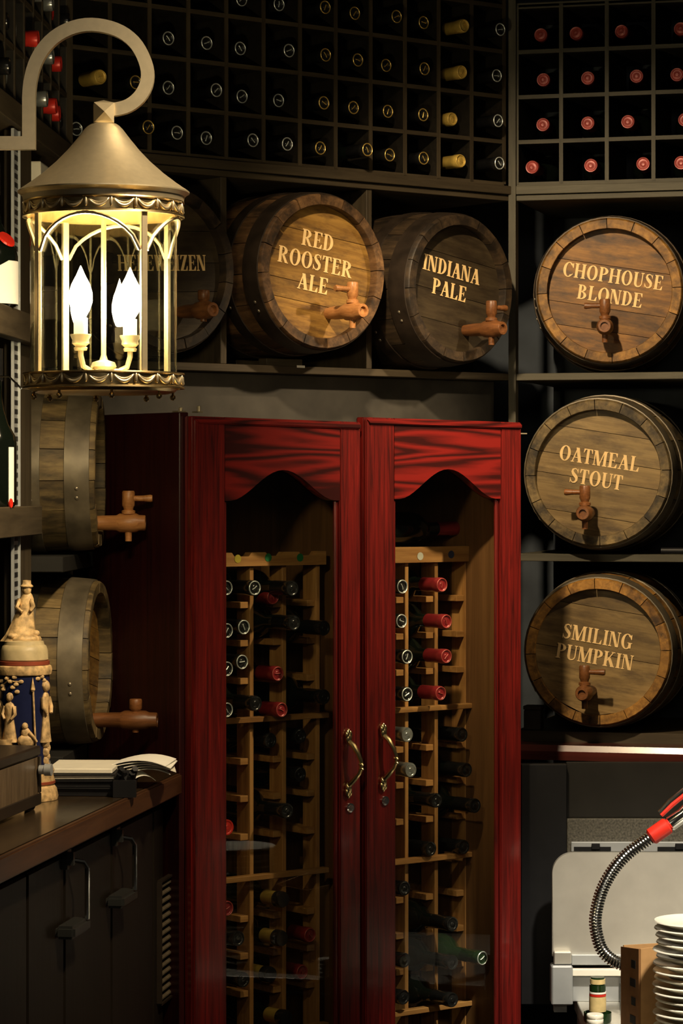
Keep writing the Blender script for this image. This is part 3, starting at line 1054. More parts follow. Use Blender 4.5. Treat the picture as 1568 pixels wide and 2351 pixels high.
def cab_door(name_px, x0, x1, lx, rx, py_tl, py_tr, py_sh, py_pk, handle_x, hz, keyz):
    """x0..x1 door edges, lx..rx glass opening, heights by pixel row"""
    d = bpy.data.objects.new('door', None)
    d.empty_display_size = 0.05
    COL.objects.link(d)
    d.parent = CAB
    d.location = (x0, 0, 0)
    W = x1 - x0
    ax, bx = lx - x0, rx - x0
    YL, YR = FB.w(uL + x0, DF).y, FB.w(uL + x1, DF).y
    zl, zr = zc(py_tl, YL), zc(py_tr, YR)
    zt = lambda x: zl + (zr - zl) * x / W
    zs = zc(py_sh, FB.w(uL + lx, DF).y)
    zp = zc(py_pk, FB.w(uL + (lx + rx) / 2, DF).y)
    zb = 0.12
    zbr = 0.30
    for a, b, nm in ((0, ax, 'stile'), (bx, W, 'stile')):
        bm = bmesh.new()
        prism(bm, [(a, zb), (b, zb), (b, zt(b)), (a, zt(a))], 0, DT)
        bmesh.ops.bevel(bm, geom=bm.edges[:], offset=0.002, segments=2, affect='EDGES')
        obj(nm, bm, 'red_oak_v', d)
    bm = bmesh.new()
    pts = [(ax + 0.0003, zt(ax)), (bx - 0.0003, zt(bx))] + list(reversed(cathedral(ax + 0.0003, bx - 0.0003, zs, zp - zs)))
    prism(bm, pts, 0.0005, DT)
    obj('top_rail', bm, 'red_oak_h', d)
    bm = bmesh.new()
    prism(bm, [(ax + 0.0003, zb), (bx - 0.0003, zb), (bx - 0.0003, zbr), (ax + 0.0003, zbr)], 0.0005, DT)
    obj('bottom_rail', bm, 'red_oak_h', d)
    # raised edge moulding around the door face
    mo = bmesh.new()
    prism(mo, [(0.003, zb), (0.014, zb), (0.014, zt(0.014) - 0.014), (0.003, zt(0.003) - 0.003)], -0.005, 0.0)
    bmesh.ops.bevel(mo, geom=mo.edges[:], offset=0.0022, segments=2, affect='EDGES')
    obj('moulding', mo, 'red_oak_v', d)
    mo = bmesh.new()
    prism(mo, [(0.003, zt(0.003) - 0.003), (0.014, zt(0.014) - 0.014), (W - 0.001, zt(W) - 0.014), (W - 0.001, zt(W) - 0.003)], -0.005, 0.0)
    bmesh.ops.bevel(mo, geom=mo.edges[:], offset=0.0022, segments=2, affect='EDGES')
    obj('moulding', mo, 'red_oak_h', d)
    # glass and its stops
    bm = bmesh.new()
    bm.faces.new([bm.verts.new((x, 0.0165, z)) for x, z in ((ax - 0.006, zbr - 0.006), (bx + 0.006, zbr - 0.006), (bx + 0.006, zp + 0.010), (ax - 0.006, zp + 0.010))])
    obj('glass_pane', bm, 'pane_glass', d)
    box('glass_stop', (bx - 0.009, bx, 0.006, 0.0145, zbr, zs), 'red_oak_v', d, bevel=0.003)
    box('glass_stop', (ax, ax + 0.009, 0.006, 0.0145, zbr, zs), 'red_oak_v', d, bevel=0.003)
    # brass handle, a bowed pull with leaf ends
    hx = handle_x - x0
    h = bpy.data.objects.new('handle', None)
    COL.objects.link(h)
    h.empty_display_size = 0.03
    h.parent = d
    h.location = (hx, 0, hz)
    bm = bmesh.new()
    tube(bm, [(-0.010, -0.006, 0.045), (-0.006, -0.016, 0.036), (-0.001, -0.024, 0.020), (0.003, -0.028, 0.005), (0.004, -0.028, -0.008), (0.001, -0.025, -0.020), (-0.006, -0.016, -0.034), (-0.010, -0.006, -0.044)],
         [0.0055, 0.0062, 0.0048, 0.0042, 0.0046, 0.0042, 0.0052, 0.0055], 10)
    ball(bm, (0.0035, -0.028, -0.001), 0.0068, 1, 1, 0.55)
    ball(bm, (0.0042, -0.028, -0.010), 0.0062, 1, 1, 0.5)
    obj('grip', bm, 'bright_brass', h, smooth=True)
    for sgn in (1, -1):
        bm = bmesh.new()
        for k, (dx, dz, rr) in enumerate(((-0.010, 0.050, 0.010), (-0.013, 0.058, 0.0075), (-0.006, 0.059, 0.0065), (-0.010, 0.064, 0.0055))):
            ball(bm, (dx, -0.004, dz * sgn), rr, 0.8, 0.7, 1.3)
        obj('leaf_end', bm, 'bright_brass', h, smooth=True)
    bm = bmesh.new()
    lathe(bm, [(0, -0.006), (0.006, -0.006), (0.0065, -0.0045), (0.0095, -0.004), (0.0098, 0.0), (0.0, 0.0)], 'y', 18)
    add_box(bm, -0.0012, 0.0012, -0.0068, -0.005, -0.004, 0.004)
    obj('lock', bm, 'chrome', d, (hx - 0.004, 0, keyz), smooth=True, sharp=30)
    return d


lx1 = FB.u(517, DF) - uL
rx1 = FB.u(781, DF) - uL
Yh1, Yh2 = FB.w(FB.u(806, DF), DF).y, FB.w(FB.u(884, DF), DF).y
cab_door('left', 0.0, FB.u(828, DF) - uL, lx1, rx1, 955, 969, 1150, 1079, FB.u(806, DF) - uL, zc(1752, Yh1), zc(1854, Yh1))
cab_door('right', FB.u(834, DF) - uL, cw, FB.u(906, DF) - uL, FB.u(1150, DF) - uL, 957.5, 970, 1146, 1077, FB.u(886, DF) - uL, zc(1738, Yh2), zc(1838, Yh2))
# hinge ironware on top of the cabinet
for px, w2, hh in ((398, 0.010, 0.004), (440, 0.006, 0.008), (1105, 0.030, 0.006), (1165, 0.030, 0.005)):
    x = FB.u(px, DF + 0.06) - uL
    bm = bmesh.new()
    add_box(bm, x - w2, x + w2, 0.030, 0.050, cz + 0.0002 - (0.032 if px > 700 else 0), cz + 0.003 - (0.032 if px > 700 else 0))
    lathe(bm, [(0, hh + 0.004), (0.004, hh + 0.003), (0.004, 0.0), (0, 0)], 'z', 8, (x, 0.036, cz + 0.002 - (0.032 if px > 700 else 0)))
    obj('hinge', bm, 'pewter', CAB)

# pine bottle racks inside
RF = -0.275                                   # front of the racks in the depth of the wall frame
YRK = FB.w(FB.u(920, RF), RF).y


def rowz(py):
    return zc(py, YRK)


RAILS = [rowz(y) for y in (1629, 1976, 2323)]
PEGS = [rowz(y) for y in (1378, 1462, 1545, 1722, 1804, 1888, 2068, 2150, 2233)]


def pine_rack(label, post_px, u_a, u_b, notch, dots):
    r = thing('bottle_rack', label, 'bottle rack', FB.w(u_a, RF, 0.1), FB.a)
    ztop = rowz(1292)
    for p in post_px:
        x = FB.u(p, RF) - u_a
        box('post', (x - 0.005, x + 0.005, 0, 0.045, 0.0, ztop - 0.1005), 'pine', r, bevel=0.0008)
        box('post', (x - 0.005, x + 0.005, 0.155, 0.20, 0.0, ztop - 0.1005), 'pine', r, bevel=0.0008)
        for z in PEGS:
            box('peg', (x - 0.026, x - 0.0055, 0.004, 0.198, z - 0.1 - 0.0065, z - 0.1 + 0.0065), 'pine_h', r, bevel=0.0006)
            box('peg', (x + 0.0055, x + 0.012, 0.030, 0.198, z - 0.1 - 0.0065, z - 0.1 + 0.0065), 'pine_h', r, bevel=0.0006)
    W = u_b - u_a
    for z in RAILS:
        box('rail', (0.0, W, -0.020, -0.0005, z - 0.1 - 0.0055, z - 0.1 + 0.0055), 'pine_h', r, bevel=0.001)
    # top board with scallops
    bm = bmesh.new()
    pts = [(0, ztop - 0.1), (W, ztop - 0.1)]
    n = 60
    zz = rowz(1262) - 0.1 if notch else rowz(1256) - 0.1
    for i in range(n + 1):
        x = W * (1 - i / n)
        ph = (x / 0.088) % 1.0
        pts.append((x, zz - (0.008 if 0.15 < ph < 0.62 and notch else 0.0)))
    prism(bm, pts, -0.010, 0.012)
    obj('top_board', bm, 'pine_h', r)
    for px, py, mat in dots:
        u, z = FB.uz(px, py, RF - 0.0105)
        bm = bmesh.new()
        lathe(bm, [(0, -0.0005), (0.0085, -0.0005), (0.0085, 0.0), (0, 0)], 'y', 14)
        obj('sticker', bm, mat, r, (u - u_a, -0.0102, z - 0.1))
    return r


ua = FB.u(352, RF)
ub_ = FB.u(742, RF)
pine_rack('pine bottle rack with yellow and green dots behind the cabinet door nearer the counter', (422, 500, 578, 653, 730), ua, ub_, True,
          ((546, 1283, 'sticker_yellow'), (616, 1280, 'sticker_green'), (689, 1280, 'sticker_green')))
ua2 = FB.u(852, RF)
ub2 = FB.u(1080, RF)
pine_rack('pine bottle rack with white and blue dots behind the cabinet door nearer the kegs', (868, 934, 1002, 1072), ua2, ub2, False,
          ((965, 1277, 'sticker_white'), (1036, 1273, 'sticker_blue')))

lcols = [(422, 500), (500, 578), (578, 653), (653, 730)]
rcols = [(868, 934), (934, 1002), (1002, 1072)]
LEFT_B = [(520, 1350, 'silver', 0), (521, 1448, 'silver', 0), (521, 1536, 'silver', 0), (521, 1630, 'silver', 0), (585, 1350, 'silver', 1), (627, 1371, 'maroon', 2), (672, 1351, 'black', 2), (560, 1440, 'silver', 1), (676, 1430, 'black', 2),
          (556, 1520, 'silver', 1), (638, 1547, 'maroon', 2), (588, 1615, 'black', 1), (647, 1630, 'maroon', 2), (690, 1690, 'black', 3), (622, 1700, 'black', 2),
          (690, 1778, 'black', 3), (660, 1862, 'black', 2), (523, 1900, 'bright_red', 0), (522, 2086, 'maroon', 0), (651, 2066, 'goldblack', 2), (648, 2155, 'goldblack', 2),
          (712, 2147, 'maroon', 3), (548, 2155, 'black', 1), (560, 2250, 'black', 1), (622, 2238, 'goldblack', 2), (694, 2232, 'maroon', 3), (658, 2338, 'goldblack', 2), (745, 1442, 'black', 3), (745, 1600, 'black', 3)]
RIGHT_B = [(924, 1347, 'silver', 0), (1015, 1343, 'maroon', 1), (922, 1426, 'silver', 0), (1025, 1427, 'maroon', 1), (935, 1508, 'silver', 0), (1025, 1507, 'maroon', 1), (935, 1594, 'silver', 0),
           (1012, 1592, 'maroon', 1), (936, 1687, 'steel', 0), (1062, 1687, 'black', 2), (944, 1768, 'steel', 0), (1072, 1768, 'black', 2), (1003, 1838, 'black', 1), (1092, 1850, 'black', 2),
           (1066, 1945, 'black', 2), (990, 1949, 'black', 1), (930, 2040, 'black', 0), (1052, 2122, 'black', 1), (1050, 2210, 'black', 1), (1108, 2200, 'green', 2), (1048, 2296, 'black', 1),
           (930, 2205, 'black', 0), (928, 2290, 'black', 0)]


def tier(py):
    for i, y in enumerate((1640, 1985, 2330)):
        if py < y:
            return ['top tier', 'second tier', 'third tier', 'bottom tier'][i]
    return 'bottom tier'


def level(py):
    base = [1593, 1945, 2290, 2340]
    t = 0 if py < 1640 else 1 if py < 1985 else 2 if py < 2330 else 3
    k = int(round((base[t] - py) / 83.0))
    return ['on its rail', 'one level up', 'two levels up', 'three levels up', 'four levels up'][max(0, min(4, k))]


for lst, cols, nm in ((LEFT_B, lcols, 'counter-side door'), (RIGHT_B, rcols, 'keg-side door')):
    for px, py, st, ci in lst:
        a, b = cols[ci]
        uc = (FB.u(a, RF) + FB.u(b, RF)) / 2
        ds = [RF - 0.088 + 0.13 * k / 52 for k in range(53)]
        d = min(ds, key=lambda q: abs(FB.u(px, q) - uc))
        du = max(-0.012, min(0.012, FB.u(px, d) - uc))
        p = FB.w(uc + du, d)
        z = zc(py, p.y)
        wine_bottle(st, FB.w(uc + du, d, z), FB.a, '%s, %s, %s bay, %s, %s' % (STYLES[st][4], nm, ORD[ci], tier(py), level(py)),
                    'bottles behind the ' + nm)
# bottles lying crosswise on top of the rack behind the right door
zt_ = rowz(1256) + 0.0005
for k, (px, rot, lab) in enumerate(((1052, 1.25, 'maroon-capped bottle lying crosswise on top of the pine rack'), (1010, 1.45, 'maroon-capped bottle lying behind another on top of the pine rack'))):
    u = FB.u(px, RF + 0.03 + 0.085 * k)
    b = wine_bottle('maroon', FB.w(u, RF + 0.035 + 0.082 * k, zt_ + BODY_R + 0.0005), FB.a + PI / 2, lab, 'bottles lying on the pine rack')

# ------------------------------------------------------------------ side wall: liquor shelves and keg bays
z_ct = EYE - 0.555                              # counter top
uU0, uU1 = FL.u(36, 0), FL.u(72, 0)
z_k1 = zc(1270, 5.56) - 0.002                   # floor under the upper side keg
z_k2 = zc(1716, 5.56)
z_ls1t, z_ls1b = zc(712, 5.1), zc(780, 5.1)
z_ls2t, z_ls2b = zc(1163, 5.1), zc(1232, 5.1)
r = thing('liquor_shelves', 'dark open liquor shelves with a slotted metal upright on the side wall', 'shelving', FL.w(uU1, 0, 0), FL.a)
W0 = uU1 - uU0
box('upright_board', (-W0, 0, 0, 0.022, z_ct + 0.001, zr_bot - 0.045), 'rack_wood_v', r)
box('bay_side', (-0.020, 0, 0.0225, 0.43, z_ct + 0.001, zr_bot - 0.045), 'rack_wood_v', r)
box('rail', (-1.2, 0.46, -0.012, 0.30, zr_bot - 0.044, zr_bot - 0.0005), 'rack_wood', r)
for zt2, zb2 in ((z_ls1t, z_ls1b), (z_ls2t, z_ls2b)):
    box('shelf', (-1.2, -0.012, -0.004 - 0.0, 0.30, zt2 - 0.02, zt2), 'rack_wood', r) if False else None
    box('shelf_front', (-1.2, -0.02, -0.024, -0.0005, zb2, zt2), 'rack_wood', r)
    box('shelf', (-1.2, -W0 - 0.0005, 0.0, 0.30, zt2 - 0.020, zt2 - 0.001), 'rack_wood', r)
box('back_panel', (-1.2, -W0, 0.301, 0.315, z_ct + 0.001, zr_bot - 0.045), 'panel_grey', r)
us0, us1 = FL.u(22, 0) - uU1, FL.u(35, 0) - uU1
bm = bmesh.new()
add_box(bm, us0 + 0.012, us1 - 0.004, -0.006, -0.0005, z_ct + 0.01, zr_bot - 0.05)
add_box(bm, us1 - 0.004, us1 + 0.001, -0.010, -0.0005, z_ct + 0.01, zr_bot - 0.05)
obj('slotted_standard', bm, 'steel_grey', r)
bm = bmesh.new()
z = z_ct + 0.03
while z < zr_bot - 0.07:
    add_box(bm, us0 + 0.018, us1 - 0.010, -0.0068, -0.0055, z, z + 0.009)
    z += 0.0165
o = obj('slots', bm, 'black_plastic', r)
o['kind'] = 'stuff'
kb = thing('keg_bays', 'dark open keg bays between the liquor shelves and the wine cabinet', 'shelving', FL.w(uU1, 0, 0), FL.a)
box('keg_shelf', (0.001, 0.40, -0.06, 0.43, z_k1 - 0.030, z_k1), 'panel_dark', kb)
box('keg_plinth', (0.001, 0.32, -0.06, 0.43, z_ct + 0.001, z_k2), 'panel_dark', kb)
box('bay_top', (0.001, 0.42, -0.002, 0.43, zc(520, 5.56), zc(500, 5.56)), 'rack_wood', kb)

uK = FL.u(72, 0) + 0.195


def side_keg(label, px, zf, Rc, Rb, yaw, **k):
    # the face stands at picture column px
    Yk = 5.555
    X = xc(px, Yk)
    keg(label, (X, Yk, zf + Rb + 0.0035), FL.a + yaw, ('stave_grey', 'head_gold'), None, Rc=Rc, Rb=Rb, L=0.40, hoopm='hoop_tan', **k)


side_keg('weathered keg in the upper side-wall bay under the lantern', 231, z_k1, 0.150, 0.160, 0.06, roll=4, tap=(0.0, -0.102), tapm='tap_pale', tap_len=0.088, handle=1, handle_ang=-PI / 2)
side_keg('weathered keg in the lower side-wall bay behind the papers', 231, z_k2, 0.156, 0.167, -0.02, roll=8, tap=(0.0, -0.116), tapm='tap_wood', tap_len=0.112, plain_key=True)
# pale carton glimpsed above the lantern cap
bx = box('carton', (-0.05, 0.05, -0.04, 0.04, 0, 0.05), 'paper', None, FL.w(uU1 + 0.10, 0.03, zc(500, 5.56) + 0.001), (0, 0, FL.a))
bx.scale = (1, 1, (zc(383, 5.5) - zc(500, 5.56)) / 0.05)
tag(bx, 'pale carton on the ledge beneath the side-wall rack, behind the lantern cap', 'carton')


# liquor bottles
def liquor_bottle(px, py_base, zf, label, wide, label_dims, seal):
    Yb = 5.02
    r = thing('liquor_bottle', label, 'liquor bottle', (xc(px, Yb) - 0.0, Yb, zf + 0.0006))
    R_ = wide
    H = label_dims[2]
    bm = bmesh.new()
    lathe(bm, [(0, 0.002), (R_ * 0.9, 0), (R_, 0.006), (R_, H), (R_ * 0.93, H + 0.014), (R_ * 0.66, H + 0.034), (0.020, H + 0.060), (0.016, H + 0.085), (0.0155, H + 0.15), (0.0175, H + 0.153), (0.0175, H + 0.165), (0, H + 0.165)], 'z', 28)
    b = obj('body', bm, 'bottle_dark', r, smooth=True)
    bm = bmesh.new()
    a0, a1 = label_dims[3]
    z0, z1 = label_dims[0], label_dims[1]
    n = 16
    vv = []
    for i in range(n + 1):
        a = a0 + (a1 - a0) * i / n
        c, s = math.cos(a), math.sin(a)
        zt3 = z1 - (0.0 if not seal else 0.030 * max(0, 1 - abs(i / n - 0.0) * 1.6))
        vv.append([bm.verts.new((rr * c, rr * s, zz)) for rr, zz in ((R_ + 0.0004, z0), (R_ + 0.0009, z0), (R_ + 0.0009, zt3), (R_ + 0.0004, zt3))])
    for a, b2 in zip(vv, vv[1:]):
        for k in range(4):
            bm.faces.new((a[k], a[(k + 1) % 4], b2[(k + 1) % 4], b2[k]))
    bm.faces.new(vv[0])
    bm.faces.new(vv[-1])
    obj('paper_label', bm, 'paper_white', r, smooth=True, label='white paper label')
    bm = bmesh.new()
    lathe(bm, [(0, 0.003), (0.016, 0.003), (0.018, 0.0), (0, 0)], 'z', 18)
    if seal:
        obj('seal', bm, 'red_plastic', r, (R_ * 0.62, -R_ * 0.42, H + 0.030), (0.45, 0.75, 0), label='red round seal on the shoulder')
    else:
        obj('band', bm, 'red_plastic', r, (R_ * 0.80, -R_ * 0.60, 0.006), (PI / 2, 0, 0.9), label='red spot at the foot of the label').scale = (0.25, 0.5, 1)
    bm = bmesh.new()
    lathe(bm, [(0.0158, H + 0.11), (0.018, H + 0.111), (0.018, H + 0.168), (0, H + 0.168)], 'z', 16)
    obj('cap', bm, 'foil_black', r, smooth=True)
    return r


liquor_bottle(-22, 715, z_ls1t, 'dark liquor bottle with a white label and red shoulder seal on the upper shelf', 0.049, (0.004, 0.080, 0.088, (-1.9, -0.05)), True)
liquor_bottle(-16, 1163, z_ls2t, 'black liquor bottle with a narrow white label on the lower shelf', 0.042, (0.008, 0.105, 0.112, (-0.75, -0.42)), False)
# bent wire hook by the shelf
bm = bmesh.new()
Yw = 5.0
tube(bm, [(xc(-8, Yw), Yw, zc(864, Yw)), (xc(22, Yw), Yw - 0.005, zc(865, Yw)), (xc(52, Yw), Yw - 0.02, zc(893, Yw))], 0.0018, 6)
tube(bm, [(xc(-8, Yw), Yw, zc(864, Yw)), (xc(-30, Yw), Yw + 0.02, zc(830, Yw)), (xc(-34, Yw), Yw + 0.03, zc(785, Yw))], 0.0018, 6)
tag(obj('wire_hook', bm, 'chrome', smooth=True), 'thin bent wire hook hanging under the upper liquor shelf', 'hook')

# ------------------------------------------------------------------ counter with cooler beneath
Pn = FB.w(uL - 0.012, DF + 0.015)              # where the counter meets the cabinet
dirx, diry = 0.1600, 1.0
nl = math.hypot(dirx, diry)
FK = Fr(Pn.x, Pn.y, math.degrees(math.atan2(diry, dirx)))
Lk = 2.3


def loc_of(p, fr):
    dx, dy = p.x - fr.ox, p.y - fr.oy
    return dx * fr.c + dy * fr.s, -dx * fr.s + dy * fr.c


pA = FB.w(uS - 0.004, DF + DT + 0.004)
pB = FB.w(uS - 0.004, -0.13)
a_u, a_d = loc_of(pA, FK)
b_u, b_d = loc_of(pB, FK)
ct = thing('bar_counter', 'dark varnished bar counter with a worn brown front edge', 'counter', FK.w(0, 0, z_ct), FK.a)
bm = bmesh.new()
e_u, e_d = loc_of(FL.w(-Lk, 0.44), FK)
f_u, f_d = loc_of(FL.w(uU1 - 0.03, 0.44), FK)
g_u, g_d = loc_of(FL.w(uU1 - 0.03, -0.004), FK)
# top board: front edge, then along the cabinet side and back along the wall
prism_z(bm, [(-Lk, 0.012), (-0.004, 0.012), (a_u, a_d), (b_u, b_d), (b_u - 0.10, b_d + 0.10), (f_u, f_d), (-Lk, e_d)], -0.034, 0)
obj('top', bm, 'counter_wood', ct)
bm = bmesh.new()
prism_z(bm, [(-Lk, 0.0), (-0.002, 0.0), (-0.004, 0.0115), (-Lk, 0.0115)], -0.040, -0.0003)
bmesh.ops.bevel(bm, geom=bm.edges[:], offset=0.003, segments=2, affect='EDGES')
obj('front_edge', bm, 'counter_edge', ct)

ck = thing('back_bar_cooler', 'dark back-bar cooler with chrome latches and a vent grille under the counter', 'cooler', FK.w(0, 0.035, 0.0), FK.a)
zk_t = z_ct - 0.042
FK2 = Fr(*FK.w(0, 0.035)[:2], math.degrees(FK.a))
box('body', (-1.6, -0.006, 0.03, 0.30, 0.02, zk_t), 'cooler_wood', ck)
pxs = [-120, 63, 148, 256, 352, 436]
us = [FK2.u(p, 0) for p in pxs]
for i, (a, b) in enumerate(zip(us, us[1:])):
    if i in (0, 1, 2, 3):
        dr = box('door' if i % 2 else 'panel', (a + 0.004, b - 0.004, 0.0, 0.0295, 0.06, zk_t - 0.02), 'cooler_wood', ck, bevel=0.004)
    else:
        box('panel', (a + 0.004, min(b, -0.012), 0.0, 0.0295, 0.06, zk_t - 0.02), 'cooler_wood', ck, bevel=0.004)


def latch(pxa, pya0, pya1, pxb, lbl):
    """tall chrome bow handle with a bracket above and below"""
    h = bpy.data.objects.new('latch_handle', None)
    COL.objects.link(h)
    h.parent = ck
    h['label'] = lbl
    u, z1 = FK2.uz(pxa, pya0, -0.03)
    _, z0 = FK2.uz(pxa, pya1, -0.03)
    u2 = FK2.u(pxb, -0.0)
    h.location = (u, 0, 0)
    bm = bmesh.new()
    tube(bm, [(-0.03, -0.004, z1 + 0.012), (-0.012, -0.026, z1 + 0.006), (0, -0.030, z1 - 0.006), (0, -0.030, z0)], 0.0045, 8)
    obj('bow', bm, 'chrome', h, smooth=True)
    bm = bmesh.new()
    add_box(bm, -0.055, -0.028, -0.010, 0.0, z1 - 0.002, z1 + 0.030)
    add_box(bm, -0.046, -0.036, -0.018, -0.010, z1 + 0.004, z1 + 0.026)
    obj('bracket', bm, 'dark_steel', h)
    bm = bmesh.new()
    add_box(bm, -0.10, 0.012, -0.034, 0.0, z0 - 0.020, z0 + 0.002)
    bmesh.ops.bevel(bm, geom=bm.edges[:], offset=0.005, segments=2, affect='EDGES')
    obj('latch', bm, 'dark_steel', h)


latch(200, 1985, 2110, 165, 'chrome latch handle')
latch(309, 1932, 2043, 285, 'chrome latch handle')
# vent grille near the cabinet
g = bpy.data.objects.new('vent_grille', None)
COL.objects.link(g)
g.parent = ck
g.empty_display_size = 0.03
gu0, gu1 = FK2.u(368, -0.006), FK2.u(426, -0.006)
_, gz1 = FK2.uz(395, 2010, -0.006)
_, gz0 = FK2.uz(395, 2282, -0.006)
g.location = (gu0, 0, gz0)
GW, GH = gu1 - gu0, gz1 - gz0
bm = bmesh.new()
for a, b, c, d_ in ((0, GW, -0.004, 0), (0, GW, GH, GH + 0.004), (-0.004, 0, 0, GH), (GW, GW + 0.004, 0, GH)):
    add_box(bm, a, b, -0.010, 0.0, c, d_)
obj('grille_frame', bm, 'box_trim', g)
bm = bmesh.new()
add_box(bm, 0.002, GW - 0.002, -0.007, -0.001, -0.0014, 0.0014)
for v in bm.verts:
    if v.co.y < -0.005:
        v.co.z -= 0.004
sl = mesh_from(bm, 'slat')
for i in range(15):
    link('slat', sl, 'hoop_tan', g, (0, 0, 0.010 + (GH - 0.016) * i / 14))

# ------------------------------------------------------------------ things on the counter
# beer stein
Ys = 5.05
S = F / Ys
sx = xc(56, Ys)
st = thing('beer_stein', 'tall lidded beer stein with cream relief figures on dark blue', 'beer stein', (sx, Ys, z_ct + 0.0006))
pz = lambda py: zc(py, Ys) - z_ct
pr = lambda p: p / S
bm = bmesh.new()
lathe(bm, [(0, 0.0), (pr(76), 0.0), (pr(78), 0.006), (pr(74), 0.020), (pr(68), 0.026), (pr(70), 0.034), (pr(66), 0.044), (pr(69), 0.052), (pr(64), 0.060)], 'z', 36)
obj('foot', bm, 'ivory', st, smooth=True, sharp=40)
bm = bmesh.new()
lathe(bm, [(pr(68.5), 0.0275), (pr(71), 0.029), (pr(71), 0.033), (pr(68.5), 0.0345)], 'z', 36)
obj('red_band', bm, 'stein_red', st, smooth=True)
zr1 = pz(1545)
bm = bmesh.new()
lathe(bm, [(pr(60), 0.058), (pr(59), 0.075), (pr(57), 0.5 * zr1), (pr(58), zr1 - 0.01), (pr(57), zr1)], 'z', 36)
obj('body', bm, 'stein_blue', st, smooth=True)
bm = bmesh.new()
lathe(bm, [(pr(56), zr1 - 0.004), (pr(62), zr1 - 0.002), (pr(64), zr1 + 0.006), (pr(62), zr1 + 0.012), (pr(58), zr1 + 0.014), (0, zr1 + 0.014)], 'z', 36)
obj('rim_band', bm, 'ivory', st, smooth=True, sharp=40)
bm = bmesh.new()
lathe(bm, [(pr(57), zr1 + 0.0145), (pr(58), zr1 + 0.015), (pr(58), zr1 + 0.021), (pr(56), zr1 + 0.0215), (0, zr1 + 0.0215)], 'z', 36)
obj('red_band', bm, 'stein_red', st, smooth=True)
zl0 = zr1 + 0.022
bm = bmesh.new()
lathe(bm, [(pr(53), zl0), (pr(55), zl0 + 0.002), (pr(54), zl0 + 0.018), (pr(50), zl0 + 0.026), (pr(46), zl0 + 0.028), (pr(44), zl0 + 0.034), (pr(30), zl0 + 0.037), (0, zl0 + 0.040)], 'z', 36)
obj('lid', bm, 'ivory_lid', st, smooth=True, sharp=40)


def figure(bm, h, wide=0.28, arms=True, seated=False):
    """small robed relief figure standing on z = 0"""
    hd = h * 0.13
    if seated:
        ball(bm, (0, 0, h * 0.30), h * 0.30, 1.2, 0.6, 0.95, 10)
        ball(bm, (0.0, 0, h * 0.62), h * 0.22, 0.9, 0.6, 1.0, 10)
        ball(bm, (-h * 0.04, -h * 0.03, h * 0.90), hd * 1.1, 0.9, 0.8, 1.0, 8)
        tube(bm, [(h * 0.12, -h * 0.1, h * 0.66), (h * 0.30, -h * 0.12, h * 0.45), (h * 0.42, -h * 0.10, h * 0.28)], [h * 0.08, h * 0.07, h * 0.05], 6)
        return
    seg = [(0.0, wide * 0.62), (0.10, wide * 0.55), (0.35, wide * 0.42), (0.55, wide * 0.32), (0.62, wide * 0.36), (0.75, wide * 0.42), (0.80, wide * 0.30), (0.83, wide * 0.13), (0.86, wide * 0.12)]
    rings = []
    for t, r in seg:
        rings.append([bm.verts.new((r * h * math.cos(2 * PI * k / 12) * (1 + 0.12 * (k % 2) * (1 - t)), r * h * 0.55 * math.sin(2 * PI * k / 12), t * h)) for k in range(12)])
    for a, b in zip(rings, rings[1:]):
        for k in range(12):
            bm.faces.new((a[k], a[(k + 1) % 12], b[(k + 1) % 12], b[k]))
    bm.faces.new(rings[0])
    bm.faces.new(rings[-1])
    ball(bm, (0, -h * 0.01, h * 0.92), hd * 0.62, 0.85, 0.8, 1.1, 8)
    ball(bm, (0, h * 0.01, h * 0.94), hd * 0.68, 1.0, 0.8, 1.0, 8)
    if arms:
        for s in (-1, 1):
            tube(bm, [(s * wide * h * 0.40, 0, h * 0.74), (s * wide * h * 0.55, -h * 0.03, h * 0.58), (s * wide * h * 0.30, -h * 0.07, h * 0.48)], [h * 0.045, h * 0.042, h * 0.03], 6)


# finial figure on a mound
bm = bmesh.new()
zf0 = zl0 + 0.034
ball(bm, (0, 0, zf0 + 0.004), 0.026, 1.2, 1.0, 0.45, 12)
hf = pz(1343) - zf0
segs = [(0.0, 0.030, -0.008), (0.12, 0.024, -0.006), (0.30, 0.020, -0.002), (0.50, 0.0155, 0.001), (0.62, 0.012, 0.003), (0.74, 0.013, 0.004), (0.82, 0.009, 0.005), (0.86, 0.006, 0.005)]
rings = []
for t, r_, ox in segs:
    rings.append([bm.verts.new((ox + r_ * math.cos(2 * PI * k / 14) * (1 + 0.18 * (k % 2) * (1 - t)), r_ * 0.75 * math.sin(2 * PI * k / 14), zf0 + t * hf)) for k in range(14)])
for a, b in zip(rings, rings[1:]):
    for k in range(14):
        bm.faces.new((a[k], a[(k + 1) % 14], b[(k + 1) % 14], b[k]))
bm.faces.new(rings[0])
bm.faces.new(rings[-1])
ball(bm, (0.005, -0.002, zf0 + hf * 0.90), 0.0085, 0.9, 0.9, 1.1, 10)
ball(bm, (0.003, 0.002, zf0 + hf * 0.93), 0.0100, 1.0, 0.9, 1.0, 10)
lathe(bm, [(0.011, 0), (0.012, 0.002), (0.008, 0.006), (0.0075, 0.012), (0, 0.013)], 'z', 10, (0.004, 0, zf0 + hf * 0.955))
tube(bm, [(0.012, -0.004, zf0 + hf * 0.74), (0.017, -0.010, zf0 + hf * 0.62), (0.012, -0.015, zf0 + hf * 0.54)], [0.0045, 0.0042, 0.003], 6)
tube(bm, [(-0.008, -0.003, zf0 + hf * 0.74), (-0.013, -0.010, zf0 + hf * 0.60), (-0.002, -0.016, zf0 + hf * 0.52)], [0.0045, 0.0042, 0.003], 6)
ball(bm, (0.020, -0.002, zf0 + 0.014), 0.008, 1, 1, 0.8)
